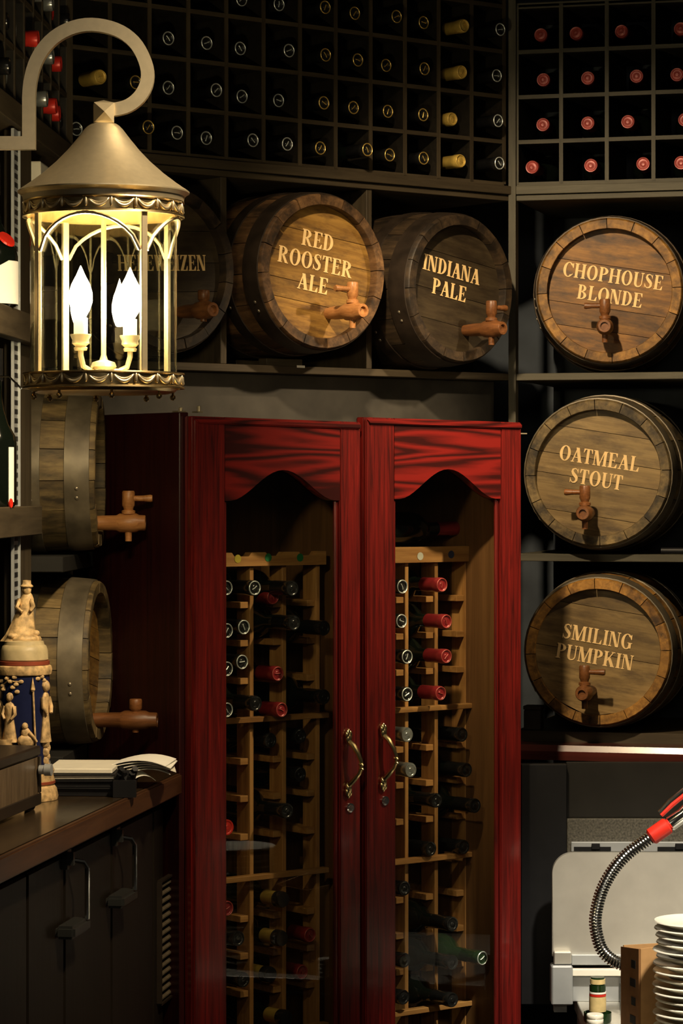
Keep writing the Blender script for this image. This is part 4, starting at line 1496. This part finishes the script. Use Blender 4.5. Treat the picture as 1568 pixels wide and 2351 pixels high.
ball(bm, (-0.018, -0.012, zf0 + 0.010), 0.010, 1.2, 1, 0.6)
obj('finial_figure', bm, 'ivory', st, smooth=True, sharp=60, label='cream robed figure on the lid')


def on_stein(px, py, Rp=59):
    """a spot on the body: angle from the picture column, height from the row"""
    s_ = max(-0.97, min(0.97, (px - 56) / Rp))
    a = math.asin(s_)
    return Vector((pr(Rp) * math.sin(a), -pr(Rp) * math.cos(a), pz(py))), a


def relief(px, py_base, h_px, **k):
    p, a = on_stein(px, py_base)
    bm = bmesh.new()
    figure(bm, h_px / S, **k)
    return obj('relief_figure', bm, 'ivory', st, p, (0, 0, a), smooth=True, sharp=60)


relief(28, 1700, 110)
relief(66, 1715, 58, seated=True)
relief(108, 1702, 138, wide=0.20)
bm = bmesh.new()
for k in range(9):
    p, a = on_stein(107 + 2 * (k % 2), 1705 + 10 * k)
    ball(bm, p, 0.0095 - 0.0004 * k, 0.9, 0.6, 1.0, 7)
obj('relief_scroll', bm, 'ivory', st, smooth=True)
relief(0, 1730, 150, wide=0.2)
bm = bmesh.new()
p, a = on_stein(90, 1760)
p2, a2 = on_stein(82, 1575)
tube(bm, [p + Vector((0, -0.002, 0)), p.lerp(p2, 0.5) + Vector((0, -0.004, 0)), p2 + Vector((0, -0.002, 0))], 0.0018, 6)
lathe(bm, [(0, 0.022), (0.0045, 0.0), (0.002, -0.004), (0, -0.004)], 'z', 6, p2 + Vector((-0.0005, -0.003, -0.004)))
obj('relief_spear', bm, 'ivory', st, smooth=True)
p, a = on_stein(22, 1712)
bm = bmesh.new()
lathe(bm, [(0, 0), (0.013, 0), (0.017, 0.016), (0.0175, 0.019), (0.014, 0.019), (0.012, 0.008), (0, 0.008)], 'z', 14)
obj('relief_basket', bm, 'ivory', st, p + Vector((-0.004, -0.004, -0.004)), (0, 0, 0), smooth=True, sharp=40)
bm = bmesh.new()
for px, py in ((8, 1562), (14, 1580), (22, 1555), (30, 1562), (40, 1552), (44, 1568), (36, 1575), (46, 1585), (92, 1556), (100, 1552), (104, 1560), (12, 1572), (55, 1562)):
    p, a = on_stein(px, py)
    ball(bm, p, 0.0048, 1.1, 0.5, 0.75, 6)
pts = [on_stein(px, py)[0] for px, py in ((-2, 1580), (10, 1572), (24, 1560), (40, 1562), (58, 1562))]
tube(bm, pts, 0.0013, 5)
obj('relief_branch', bm, 'ivory', st, smooth=True)
# column of relief towards the cabinet side and a handle behind
bm = bmesh.new()
tube(bm, [(-0.044, 0.012, 0.07), (-0.075, 0.020, 0.10), (-0.080, 0.022, 0.15), (-0.070, 0.02, zr1 - 0.03), (-0.046, 0.012, zr1 - 0.012)], 0.006, 8)
obj('handle', bm, 'ivory', st, smooth=True)
st.rotation_euler = (0, 0, 0)

# wooden box in front of the stein
ubx = FK.u(96, 0.045)
pb = FK.w(ubx, 0.045)
k_ = (EYE - z_ct)
bxr = thing('wooden_box', 'dark wooden box with black trim on the counter before the stein', 'box', FK.w(-0.62, 0.115, z_ct + 0.0006), FK.a)
# its near long face runs along the counter edge, its end at picture column 96
u_end = FK.u(94, 0.115)
bxr.location = FK.w(u_end, 0.115, z_ct + 0.0006)
zb1 = zc(1712, FK.w(u_end, 0.115).y) - z_ct
BXL = 0.42
box('body', (-BXL + 0.006, -0.006, 0.003, 0.10, 0.012, zb1 - 0.018), 'box_wood', bxr)
box('lid', (-BXL, 0, 0.0, 0.103, zb1 - 0.0175, zb1), 'box_trim', bxr, bevel=0.003)
box('base_trim', (-BXL, 0, 0.0, 0.103, 0.006, 0.020), 'box_trim', bxr, bevel=0.003) if False else None
box('base_trim', (-BXL, 0, -0.001, 0.0028, 0.006, 0.026), 'box_trim', bxr, bevel=0.001)
box('corner_trim', (-0.012, 0.0, -0.001, 0.0028, 0.0265, zb1 - 0.018), 'box_trim', bxr, bevel=0.001)
for fx in (-0.030, -BXL + 0.03):
    for fy in (0.012, 0.09):
        bm = bmesh.new()
        lathe(bm, [(0, 0), (0.008, 0), (0.010, 0.004), (0.010, 0.0118), (0, 0.0118)], 'z', 12, (fx, fy, 0))
        obj('foot', bm, 'black_plastic', bxr, smooth=True)
bm = bmesh.new()
lathe(bm, [(0, -0.001), (0.008, -0.001), (0.008, -0.010), (0.0105, -0.011), (0.0105, -0.023), (0, -0.024)], 'y', 14, (-0.014, 0.0, zc(1766, bxr.location.y) - z_ct))
obj('knob', bm, 'steel_grey', bxr, smooth=True, label='pale metal knob on the box front')

# binders and papers before the lower keg
zq = z_ct + 0.0006
ang = 0.06
for i, (x0, x1, y0, y1, h, m, nm, lab) in enumerate((
        (112, 305, 5.10, 5.30, 0.014, 'black_plastic', 'binder', 'black binder at the bottom of the pile on the counter'),
        (108, 300, 5.11, 5.31, 0.012, 'black_plastic', 'binder', 'black binder in the middle of the pile on the counter'),
        (118, 296, 5.12, 5.31, 0.010, 'black_plastic', 'binder', 'black binder on top of the pile, under a pale pad'))):
    X0, X1 = xc(x0, 5.2), xc(x1, 5.2)
    b = thing('binder', lab, 'binder', ((X0 + X1) / 2, (y0 + y1) / 2, zq), ang * (i - 1))
    hw, hd = (X1 - X0) / 2, (y1 - y0) / 2
    box('cover', (-hw, hw, -hd, hd, 0, 0.002), m, b, bevel=0.0005)
    box('cover', (-hw, hw, -hd, hd, h - 0.002, h), m, b, bevel=0.0005)
    box('sheets', (-hw + 0.003, hw - 0.004, -hd + 0.004, hd - 0.003, 0.0022, h - 0.0022), 'paper' if i == 2 else 'black_plastic', b, bevel=0)
    zq += h + 0.0004
X0, X1 = xc(118, 5.2), xc(268, 5.2)
pad = box('paper_pad', (-(X1 - X0) / 2, (X1 - X0) / 2, -0.085, 0.085, 0, 0.009), 'paper', None, ((X0 + X1) / 2, 5.215, zq), (0, 0, -0.03))
tag(pad, 'pale paper pad lying flat on top of the black binders', 'paper pad')
# fanned loose sheets reaching towards the cabinet
zs0 = z_ct + 0.014
fan = [(268, 392, 0.046, -0.10, 'paper_white'), (262, 398, 0.041, -0.02, 'paper_white'), (270, 390, 0.036, 0.08, 'paper_white'), (272, 400, 0.031, 0.14, 'paper'), (276, 384, 0.026, 0.20, 'paper_white'), (290, 345, 0.014, 0.30, 'paper_white')]
for i, (x0, x1, dz, yaw, m) in enumerate(fan):
    X0, X1 = xc(x0, 5.26), xc(x1, 5.26)
    bm = bmesh.new()
    n = 8
    rows = []
    for k in range(n + 1):
        t = k / n
        x = (X1 - X0) * t
        z = 0.012 * math.sin(t * 2.4) - 0.010 * t * t + 0.0006 * i
        rows.append([bm.verts.new((x, -0.05, z)), bm.verts.new((x + 0.004 * t, 0.05, z + 0.004 * t)), bm.verts.new((x + 0.004 * t, 0.05, z + 0.004 * t + 0.0012)), bm.verts.new((x, -0.05, z + 0.0012))])
    for a, b in zip(rows, rows[1:]):
        for k in range(4):
            bm.faces.new((a[k], a[(k + 1) % 4], b[(k + 1) % 4], b[k]))
    bm.faces.new(rows[0])
    bm.faces.new(rows[-1])
    o = obj('paper_sheet', bm, m, None, (X0, 5.255, z_ct + dz), (0, 0, yaw), smooth=True, sharp=30)
    tag(o, 'loose white sheet, %s from the top of the fan beside the binders' % ORD[i], 'paper', 'loose sheets by the binders')
bm = bmesh.new()
for k in range(7):
    t = k / 6
    tube(bm, [(xc(268 + 6 * k, 5.12), 5.105 + 0.003 * k, z_ct + 0.030 + 0.012 * math.sin(k * 2.1)), (xc(276 + 6 * k, 5.12), 5.10, z_ct + 0.040 + 0.010 * math.sin(k * 1.3))], 0.006, 6)
add_box(bm, xc(262, 5.1), xc(314, 5.1), 5.075, 5.098, z_ct + 0.0006, z_ct + 0.030)
o = obj('binder_clip', bm, 'black_plastic')
tag(o, 'crumpled black strap and clip at the end of the binder pile', 'clip')

# ------------------------------------------------------------------ wall lantern
YL = 4.40
SL = F / YL
lx = xc(238, YL)
lan = thing('wall_lantern', 'pewter wall lantern with lit candle bulbs on a hooked arm', 'lantern', (lx, YL, zc(905, YL)))
lz = lambda py: zc(py, YL) - zc(905, YL)
lr = lambda p: p / SL
# hooked arm of flat bar
path = [(-175, 329), (67, 329), (67, 225), (70, 190), (80, 150), (98, 116), (124, 88), (158, 68), (198, 58), (240, 61), (278, 74), (308, 97), (328, 128), (339, 164), (336, 196), (320, 224), (296, 243), (270, 251), (246, 254)]
P3 = [Vector(((px - 238) / SL, 0, lz(py))) for px, py in path]
P3 = P3[:3] + catmull(P3[2:], 3)[1:]
bm = bmesh.new()
hw, ht = lr(15), 0.008
rings = []
for i, p in enumerate(P3):
    a = P3[i - 1] if i else p
    b = P3[i + 1] if i < len(P3) - 1 else p
    if i == 1:
        n2 = Vector((-1, 0, 1)).normalized() * 1.414
    else:
        t = (b - a).normalized()
        n2 = Vector((-t.z, 0, t.x))
    o1, o2 = p + n2 * hw, p - n2 * hw
    rings.append([bm.verts.new(o1 + Vector((0, -ht, 0))), bm.verts.new(o2 + Vector((0, -ht, 0))), bm.verts.new(o2 + Vector((0, ht, 0))), bm.verts.new(o1 + Vector((0, ht, 0)))])
for a, b in zip(rings, rings[1:]):
    for k in range(4):
        bm.faces.new((a[k], a[(k + 1) % 4], b[(k + 1) % 4], b[k]))
bm.faces.new(rings[0])
bm.faces.new(rings[-1])
obj('arm', bm, 'pewter', lan)
wp = bmesh.new()
add_box(wp, (-190 - 238) / SL, (-175 - 238) / SL, -0.04, 0.04, lz(400), lz(250))
obj('wall_plate', wp, 'pewter', lan)
bm = bmesh.new()
q = lr(23)
v = add_box(bm, -q, q, -q, q, lz(284), lz(238))
c = bm.verts.new((0, -q - 0.012, (lz(284) + lz(238)) / 2))
c2 = bm.verts.new((0, 0, lz(230)))
bm.faces.ensure_lookup_table()
for f in [bm.faces[2], bm.faces[1]]:
    pass
fr_f = [f for f in bm.faces if abs(f.calc_center_median().y + q) < 1e-5][0]
tp_f = [f for f in bm.faces if abs(f.calc_center_median().z - lz(238)) < 1e-5][0]
for f, cc in ((fr_f, c), (tp_f, c2)):
    vv = list(f.verts)
    bm.faces.remove(f)
    for i in range(4):
        bm.faces.new((vv[i], vv[(i + 1) % 4], cc))
obj('diamond_boss', bm, 'pewter', lan, rot=(0, 0, 0.12))
bm = bmesh.new()
prof = [(0, 284), (30, 285), (36, 289), (44, 297), (60, 318), (82, 345), (108, 372), (140, 400), (168, 421), (190, 436), (197, 441), (197, 444), (193, 446), (186, 452), (184, 462), (183, 468), (100, 466), (0, 460)]
lathe(bm, [(lr(r_), lz(y)) for r_, y in prof], 'z', 64)
obj('cap', bm, 'pewter', lan, smooth=True, sharp=28)


def band(y0, y1, R_):
    b = bmesh.new()
    lathe(b, [(lr(R_ - 8), lz(y0)), (lr(R_ + 2), lz(y0)), (lr(R_ + 3), lz(y0 + 3)), (lr(R_ - 3), lz(y0 + 6)), (lr(R_ - 4), lz(y1 - 6)), (lr(R_ + 2), lz(y1 - 4)), (lr(R_ + 3), lz(y1)), (lr(R_ - 8), lz(y1)), (lr(R_ - 8), lz(y0))], 'z', 64)
    o = obj('band', b, 'brass', lan, smooth=True, sharp=25)
    sm = bmesh.new()
    da = 2 * PI / 20
    hgt = lr(y1 - y0)
    pts = []
    for k in range(9):
        t = -1 + 2 * k / 8
        a = t * da / 2 * 0.86
        pts.append((lr(R_ - 2) * math.sin(a), -lr(R_ - 2) * math.cos(a), -hgt * 0.18 - hgt * 0.50 * (1 - t * t)))
    tube(sm, pts, [0.0012, 0.0019, 0.0026, 0.0030, 0.0032, 0.0030, 0.0026, 0.0019, 0.0012], 6)
    pts2 = [(x, y, z * 0.62 - hgt * 0.06) for x, y, z in pts]
    tube(sm, pts2, 0.0011, 5)
    a = da / 2
    bx_, by_ = lr(R_ - 1) * math.sin(a), -lr(R_ - 1) * math.cos(a)
    ball(sm, (bx_, by_, -hgt * 0.42), 0.0034, 0.8, 0.8, 2.4, 7)
    me = mesh_from(sm, 'swag', True)
    for k in range(20):
        link('swag', me, 'pewter', lan, (0, 0, lz(y0)), (0, 0, k * da + 0.02))
    return o


band(464, 500, 183)
band(857, 893, 183)
bm = bmesh.new()
lathe(bm, [(0, lz(893.5)), (lr(170), lz(893.5)), (lr(164), lz(900)), (lr(150), lz(904)), (0, lz(905))], 'z', 48)
obj('base_plate', bm, 'brass', lan, smooth=True, sharp=30)
bm = bmesh.new()
lathe(bm, [(0, lz(868)), (lr(166), lz(868)), (lr(166), lz(862)), (0, lz(862))], 'z', 48)
obj('inner_floor', bm, 'pewter', lan, smooth=True, sharp=30)
bm = bmesh.new()
ball(bm, (0, 0, 0), lr(7), seg=10)
lathe(bm, [(lr(3), 0), (lr(3), lr(14)), (0, lr(14))], 'z', 8)
bn = mesh_from(bm, 'ball_finial', True)
for k in range(8):
    a = 2 * PI * (k + 0.25) / 8
    link('ball_finial', bn, 'brass', lan, (lr(160) * math.sin(a), -lr(160) * math.cos(a), lz(912)))
bm = bmesh.new()
for R_ in (168, 166):
    lathe(bm, [(lr(R_), lz(861)), (lr(R_), lz(496))], 'z', 64)
obj('glass_cylinder', bm, 'lantern_glass', lan, smooth=True)
for deg in (-54, 36, 126, 216):
    a = math.radians(deg)
    b = box('post', (-lr(8), lr(8), -lr(7), lr(3), lz(858), lz(498)), 'pewter', lan, (lr(171) * math.sin(a), -lr(171) * math.cos(a), 0), (0, 0, a), bevel=0.001)
    pts = []
    for k in range(15):
        t = k / 14
        aa = a + math.radians(3 + 84 * t)
        pts.append((lr(173) * math.sin(aa), -lr(173) * math.cos(aa), lz(585) + lr(82) * math.sin(PI * t) ** 0.62))
    bm = bmesh.new()
    tube(bm, pts, lr(4.5), 6)
    obj('arch', bm, 'pewter', lan, smooth=True)
# candle cluster
bm = bmesh.new()
lathe(bm, [(0, lz(862)), (lr(26), lz(861)), (lr(24), lz(848)), (lr(30), lz(842)), (lr(26), lz(832)), (lr(10), lz(827)), (lr(6), lz(815)), (lr(6), lz(500)), (0, lz(500))], 'z', 20)
obj('centre_rod', bm, 'pewter', lan, smooth=True, sharp=40)
for px, yo in ((188, -0.02), (297, 0.015)):
    x = (px - 238) / SL
    sgn = 1 if x > 0 else -1
    bm = bmesh.new()
    tube(bm, [(sgn * lr(12), 0, lz(850)), (x * 0.55, yo * 0.5, lz(852)), (x * 0.88, yo, lz(842)), (x, yo, lz(818)), (x, yo, lz(800))], lr(6.5), 8)
    obj('candle_arm', bm, 'pewter', lan, smooth=True)
    bm = bmesh.new()
    lathe(bm, [(0, lz(806)), (lr(14), lz(806)), (lr(16), lz(800)), (lr(12), lz(797)), (lr(20), lz(790)), (lr(19), lz(782)), (lr(24), lz(772)), (lr(24), lz(769)), (0, lz(769))], 'z', 20, (x, yo, 0))
    obj('candle_cup', bm, 'pewter', lan, smooth=True, sharp=40)
    bm = bmesh.new()
    lathe(bm, [(lr(16), lz(769)), (lr(16), lz(732)), (lr(9), lz(730)), (0, lz(730))], 'z', 18, (x, yo, 0))
    obj('candle_sleeve', bm, 'candle', lan, smooth=True, sharp=40)
    bm = bmesh.new()
    lathe(bm, [(0, lz(729)), (lr(12), lz(728)), (lr(20), lz(715)), (lr(27), lz(694)), (lr(27), lz(676)), (lr(21), lz(655)), (lr(10), lz(634)), (lr(3), lz(618)), (0, lz(612))], 'z', 18, (x, yo, 0))
    obj('bulb', bm, 'bulb_glow', lan, smooth=True, label='glowing flame-shaped bulb')

# ------------------------------------------------------------------ below the kegs: ledge and the sink corner
u1 = FR.u(1196, -0.10)
_, zl1 = FR.uz(1300, 1713, -0.10)
_, zl2 = FR.uz(1300, 1746, -0.10)
bm = bmesh.new()
lp = [(-0.10, zl2), (-0.0045, zl2), (-0.0045, zl1 + 0.001), (-0.0935, zl1 + 0.001), (-0.10, zl1 - 0.0125)]
va, vb = ([bm.verts.new((x, y, z)) for y, z in lp] for x in (0, 0.75))
bm.faces.new(va)
bm.faces.new(vb)
for i in range(5):
    bm.faces.new((va[i], va[(i + 1) % 5], vb[(i + 1) % 5], vb[i]))
lg = obj('red_ledge', bm, 'ledge_red', None, FR.w(FR.u(1130, -0.10), 0, 0), (0, 0, FR.a))
tag(lg, 'glossy red-brown wooden ledge below the lowest keg bay', 'ledge')
# little dark tin beside the lowest keg
p = FR.w(FR.u(1216, -0.02), 0.02, z_s3_t + 0.0006)
tn = thing('tin_box', 'small dark tin standing in the lowest bay beside the keg', 'tin', p, FR.a)
box('body', (-0.020, 0.020, -0.012, 0.028, 0, 0.046), 'panel_grey', tn)
box('lid', (-0.021, 0.021, -0.013, 0.029, 0.0465, 0.056), 'panel_grey', tn)
pc = FR.w(FR.u(1545, -0.02), 0.0, z_s2_t + 0.009)
bm = bmesh.new()
lathe(bm, [(0, -0.03), (0.007, -0.03), (0.0075, 0.022), (0.005, 0.024), (0.005, 0.030), (0, 0.031)], 'x', 12)
tag(obj('marker_pen', bm, 'black_plastic', None, pc, (0, 0, FR.a), smooth=True, sharp=40), 'short black stub lying on the shelf beside the grey-brown keg', 'stub')
pt = FB.w(FB.u(691, -0.008), -0.007, z_sh_t + 0.0)
tg = box('shelf_tag', (-0.011, 0.011, -0.001, 0, -0.003, 0.002), 'paper_white', None, pt, (0, 0, FB.a), bevel=0)
tag(tg, 'tiny white tag on the edge of the long keg shelf', 'tag')

# dark back wall of the sink corner
Yp = 6.14
pn = thing('sink_backsplash', 'dark speckled backsplash panel with a slotted strip below the red ledge', 'backsplash', (xc(1302, Yp), Yp, 0))
zz = lambda py, Y=Yp: zc(py, Y)
box('upper_panel', (0, 0.45, 0.02, 0.035, zz(1880), zz(1752)), 'panel_dark', pn)
box('speckled_panel', (0, 0.45, 0.0, 0.035, 0.5, zz(1880) - 0.0005), 'speckled', pn)
box('strip', (0.008, 0.45, -0.008, -0.0005, zz(1955), zz(1932)), 'steel_grey', pn)
for x0 in (0.014, 0.195, 0.31):
    box('slot', (x0, x0 + 0.080, -0.0095, -0.0082, zz(1952), zz(1943)), 'black_plastic', pn, bevel=0)
    box('slot_tab', (x0 + 0.038, x0 + 0.056, -0.013, -0.0097, zz(1949), zz(1935)), 'black_plastic', pn)
box('dark_side', (-0.10, -0.0005, 0.0, 0.03, 0.5, zz(1755)), 'black_plastic', pn)

# stainless bin with a rounded lid
Yb = 6.02
sb = thing('steel_bin', 'stainless steel bin with a round-cornered upright lid', 'steel bin', (xc(1268, Yb), Yb, 0))
bz = lambda py, Y=Yb: zc(py, Y)
Wd = 0.46
rr = 48 / F * Yb
pts = [(0, bz(2196)), (Wd, bz(2196)), (Wd, bz(1958) - rr)] + arc(Wd - rr, bz(1958) - rr, rr, rr, 0, 90, 8)[1:] + arc(rr, bz(1958) - rr, rr, rr, 90, 180, 10)
bm = bmesh.new()
prism(bm, pts, 0, 0.018)
bmesh.ops.bevel(bm, geom=[e for e in bm.edges if abs(e.verts[0].co.y - e.verts[1].co.y) < 1e-6], offset=0.002, segments=2, affect='EDGES')
obj('lid', bm, 'steel', sb)
box('hinge_rail', (0.040, Wd, -0.012, -0.0005, bz(2214), bz(2190)), 'steel_grey', sb)
box('front_rail', (0.040, Wd, -0.030, -0.0125, bz(2236), bz(2220)), 'porcelain', sb)
box('corner_bracket', (-0.004, 0.041, -0.034, 0.015, bz(2302), bz(2212)), 'steel_grey', sb, bevel=0.003)
box('corner_block', (0.002, 0.039, -0.022, -0.0006, bz(2210), bz(2182)), 'steel', sb, bevel=0.002)
box('front_sheet', (0.042, Wd, -0.010, 0.015, 0.53, bz(2240)), 'steel_grey', sb)
box('leg', (0.003, 0.030, -0.010, 0.015, 0.53, bz(2322)), 'steel_grey', sb)
box('divider_bar', (0.142, 0.150, -0.022, -0.0105, 0.53, bz(2242)), 'chrome', sb)
box('white_sheet', (0.152, 0.195, -0.016, -0.0105, 0.53, bz(2272)), 'porcelain', sb)

# table under it all
tb = thing('steel_table', 'low stainless work table under the plates and carton', 'table', (0.70, 5.62, 0))
box('top', (-0.20, 0.50, -0.36, 0.46, 0.50, 0.53), 'steel', tb)
for x in (-0.18, 0.48):
    for y in (-0.34, 0.44):
        bm = bmesh.new()
        lathe(bm, [(0, 0), (0.016, 0), (0.016, 0.4995), (0, 0.4995)], 'z', 12, (x, y, 0))
        obj('leg', bm, 'steel', tb, smooth=True, sharp=40)
ZTB = 0.5306

# small wine bottle with a labelled neck and a pile of white lids
Yg = 5.78
gb = thing('sparkling_bottle', 'green bottle with red and cream neck label before the steel bin', 'bottle', (xc(1372, Yg), Yg, ZTB))
gz = lambda py: zc(py, Yg) - ZTB
gr = lambda p: p / F * Yg
zb_ = gz(2243)
bm = bmesh.new()
lathe(bm, [(0, 0), (gr(30), 0), (gr(32), 0.004), (gr(32), zb_ - 0.13 if zb_ > 0.16 else 0.02), (gr(20), zb_ - 0.105), (gr(18), zb_ - 0.08), (gr(18), zb_ - 0.02), (gr(16), zb_ - 0.014), (gr(16), zb_), (0, zb_)], 'z', 24)
obj('glass', bm, 'bottle_green', gb, smooth=True)
for y0, y1, m, R_ in ((2258, 2247, 'label_gold', 17.5), (2274, 2260, 'bottle_green', 19), (2280, 2276, 'paper_white', 19.4), (2286, 2281, 'red_plastic', 19.4), (2321, 2287, 'label_gold', 19.6)):
    bm = bmesh.new()
    lathe(bm, [(gr(R_ - 3), gz(y0)), (gr(R_), gz(y0)), (gr(R_), gz(y1)), (gr(R_ - 3), gz(y1))], 'z', 22)
    obj('neck_band', bm, m, gb, smooth=True, sharp=40)
Ylid = 5.62
for k in range(5):
    bm = bmesh.new()
    R_ = 19.5 / F * Ylid
    lathe(bm, [(0, 0), (R_ * 0.93, 0), (R_, 0.0015), (R_, 0.0075), (R_ * 0.93, 0.0090), (0, 0.0090)], 'z', 22)
    o = obj('white_lid', bm, 'porcelain', None, (xc(1366, Ylid), Ylid, ZTB + 0.0093 * k), smooth=True, sharp=40)
    tag(o, 'round white lid, %s from the top of the pile before the green bottle' % ORD[4 - k], 'lid', 'pile of white lids')

# wire basket piece behind the carton
bm = bmesh.new()
Yw = 5.86
for k in range(8):
    a = Vector((xc(1424, Yw) + 0.005 * k, Yw - 0.004, zc(2256, Yw) - 0.0045 * k))
    tube(bm, [a, a + Vector((0, 0, -0.020))], 0.0008, 5)
for k in range(4):
    a = Vector((xc(1424, Yw), Yw - 0.004, zc(2256, Yw) - 0.006 * k))
    tube(bm, [a, a + Vector((0.040, 0, -0.036))], 0.0010, 5)
tube(bm, [(xc(1424, Yw), Yw - 0.004, zc(2256, Yw)), (xc(1424, Yw), Yw - 0.004, ZTB)], 0.0015, 6)
tag(obj('wire_basket', bm, 'chrome', smooth=True), 'bit of chrome wire basket between the steel bin and the carton', 'basket')

# cardboard carton leaning beside the plates
Yc = 5.50
cb = thing('carton', 'open brown cardboard carton with dark print beside the white plates', 'carton', (xc(1510, Yc), Yc, ZTB), 0.32)
zc1 = zc(2172, Yc) - ZTB
bm = bmesh.new()
prism(bm, [(-0.036, 0), (0.10, 0), (0.10, zc1 + 0.006), (-0.036, zc1 - 0.004)], 0, 0.004)
obj('side', bm, 'cardboard', cb)
bm = bmesh.new()
prism(bm, [(0, 0), (0.085, 0), (0.085, zc1 - 0.012), (0, zc1 - 0.004)], 0, 0.004)
obj('side', bm, 'cardboard_side', cb, (-0.0365, 0, 0), (0, 0, PI / 2))
box('bottom', (-0.0335, 0.10, 0.0045, 0.085, 0, 0.004), 'cardboard_side', cb, bevel=0)
box('side', (-0.0335, 0.10, 0.0855, 0.0895, 0, zc1 - 0.01), 'cardboard', cb, bevel=0)
for k in range(5):
    zz0 = zc1 - 0.045 - 0.036 * k
    if zz0 > 0.01:
        box('print_mark', (-0.0412, -0.0407, 0.014, 0.034 + 0.006 * (k % 2), zz0, zz0 + 0.016), 'panel_dark', cb, bevel=0)

# stack of white plates
Ypl = 5.38
px_c = 1602
Rpl = (px_c - 1502) / F * Ypl
ztop = zc(2112, Ypl)
N = 20
pit = (ztop - 0.016 - ZTB) / (N - 1)
bm = bmesh.new()
lathe(bm, [(0, 0.003), (Rpl * 0.55, 0.003), (Rpl * 0.60, 0.0), (Rpl * 0.64, 0.001), (Rpl * 0.70, 0.005), (Rpl * 0.97, 0.0115), (Rpl, 0.0135), (Rpl * 0.985, 0.0158), (Rpl * 0.93, 0.0150), (Rpl * 0.66, 0.0085), (0, 0.0075)], 'z', 40)
pm = mesh_from(bm, 'plate', True, 50)
for k in range(N):
    o = link('plate', pm, 'porcelain', None, (xc(px_c, Ypl) + RND.uniform(-0.004, 0.004), Ypl + RND.uniform(-0.004, 0.004), ZTB + pit * k))
    tag(o, 'white china plate, %s from the top of the stack beside the carton' % ORD[N - 1 - k], 'plate', 'stack of white plates')

# pre-rinse hose with its red sprayer
Yh = 5.645
hp = [(1620, 2232), (1560, 2228), (1500, 2224), (1455, 2219), (1425, 2213), (1400, 2200), (1382, 2180), (1372, 2152), (1367, 2120), (1370, 2088), (1380, 2050), (1396, 2016), (1418, 1984), (1444, 1958), (1472, 1938), (1496, 1921)]
YH = [Yh] * len(hp)
HP = [Vector((xc(a, y), y, zc(b, y))) for (a, b), y in zip(hp, YH)]
C = catmull(HP, 10)
hs = thing('rinse_sprayer', 'coiled steel rinse hose with a red-gripped sprayer curving over the steel bin', 'sprayer', (0, 0, 0))
hs.location = (0, 0, 0)
bm = bmesh.new()
tube(bm, C, 0.0085, 10)
obj('inner_hose', bm, 'dark_steel', hs, smooth=True)
# helix around the curve
Ls = [0.0]
for a, b in zip(C, C[1:]):
    Ls.append(Ls[-1] + (b - a).length)
tot = Ls[-1]
pitch = 0.0060
turns = tot / pitch
nn = int(turns * 12)
hel = []
j = 0
for i in range(nn + 1):
    s_ = tot * i / nn
    while j < len(Ls) - 2 and Ls[j + 1] < s_:
        j += 1
    t = (s_ - Ls[j]) / max(1e-9, Ls[j + 1] - Ls[j])
    p = C[j].lerp(C[j + 1], t)
    tg_ = (C[min(j + 2, len(C) - 1)] - C[max(j - 1, 0)]).normalized()
    n1 = tg_.cross(Vector((0, 1, 0))).normalized()
    n2 = tg_.cross(n1).normalized()
    a = 2 * PI * turns * i / nn
    hel.append(p + n1 * 0.0108 * math.cos(a) + n2 * 0.0108 * math.sin(a))
bm = bmesh.new()
tube(bm, hel, 0.0027, 6)
obj('coil', bm, 'chrome', hs, smooth=True)
bm = bmesh.new()
tube(bm, [HP[0] + Vector((-0.01, 0, 0)), HP[0] + Vector((0.012, 0, 0)), HP[0] + Vector((0.022, 0, -0.012)), (HP[0].x + 0.024, HP[0].y, ZTB)], 0.011, 12)
obj('riser', bm, 'chrome', hs, smooth=True)
A = HP[-1]
dv_ = Vector((xc(1560, Yh) - xc(1496, Yh), 0, zc(1876, Yh) - zc(1921, Yh))).normalized()
def along(t, o=0.0):
    return A + dv_ * t + Vector((-dv_.z, 0, dv_.x)) * o
bm = bmesh.new()
tube(bm, [along(-0.004), along(0.0), along(0.038), along(0.041)], [0.013, 0.0175, 0.0175, 0.014], 16)
obj('grip', bm, 'red_plastic', hs, smooth=True, sharp=40)
bm = bmesh.new()
tube(bm, [along(0.0412), along(0.045), along(0.075), along(0.085), along(0.12), along(0.16)], [0.012, 0.0155, 0.0150, 0.0175, 0.0165, 0.018], 16)
obj('spray_body', bm, 'chrome', hs, smooth=True, sharp=40)
bm = bmesh.new()
tube(bm, [along(0.040, 0.024), along(0.07, 0.029), along(0.15, 0.034)], [0.0045, 0.0055, 0.005], 8)
obj('trigger', bm, 'red_plastic', hs, smooth=True)
bm = bmesh.new()
tube(bm, [along(0.040, 0.031), along(0.07, 0.037), along(0.15, 0.042)], [0.004, 0.0048, 0.0045], 8)
obj('trigger_cover', bm, 'chrome', hs, smooth=True)
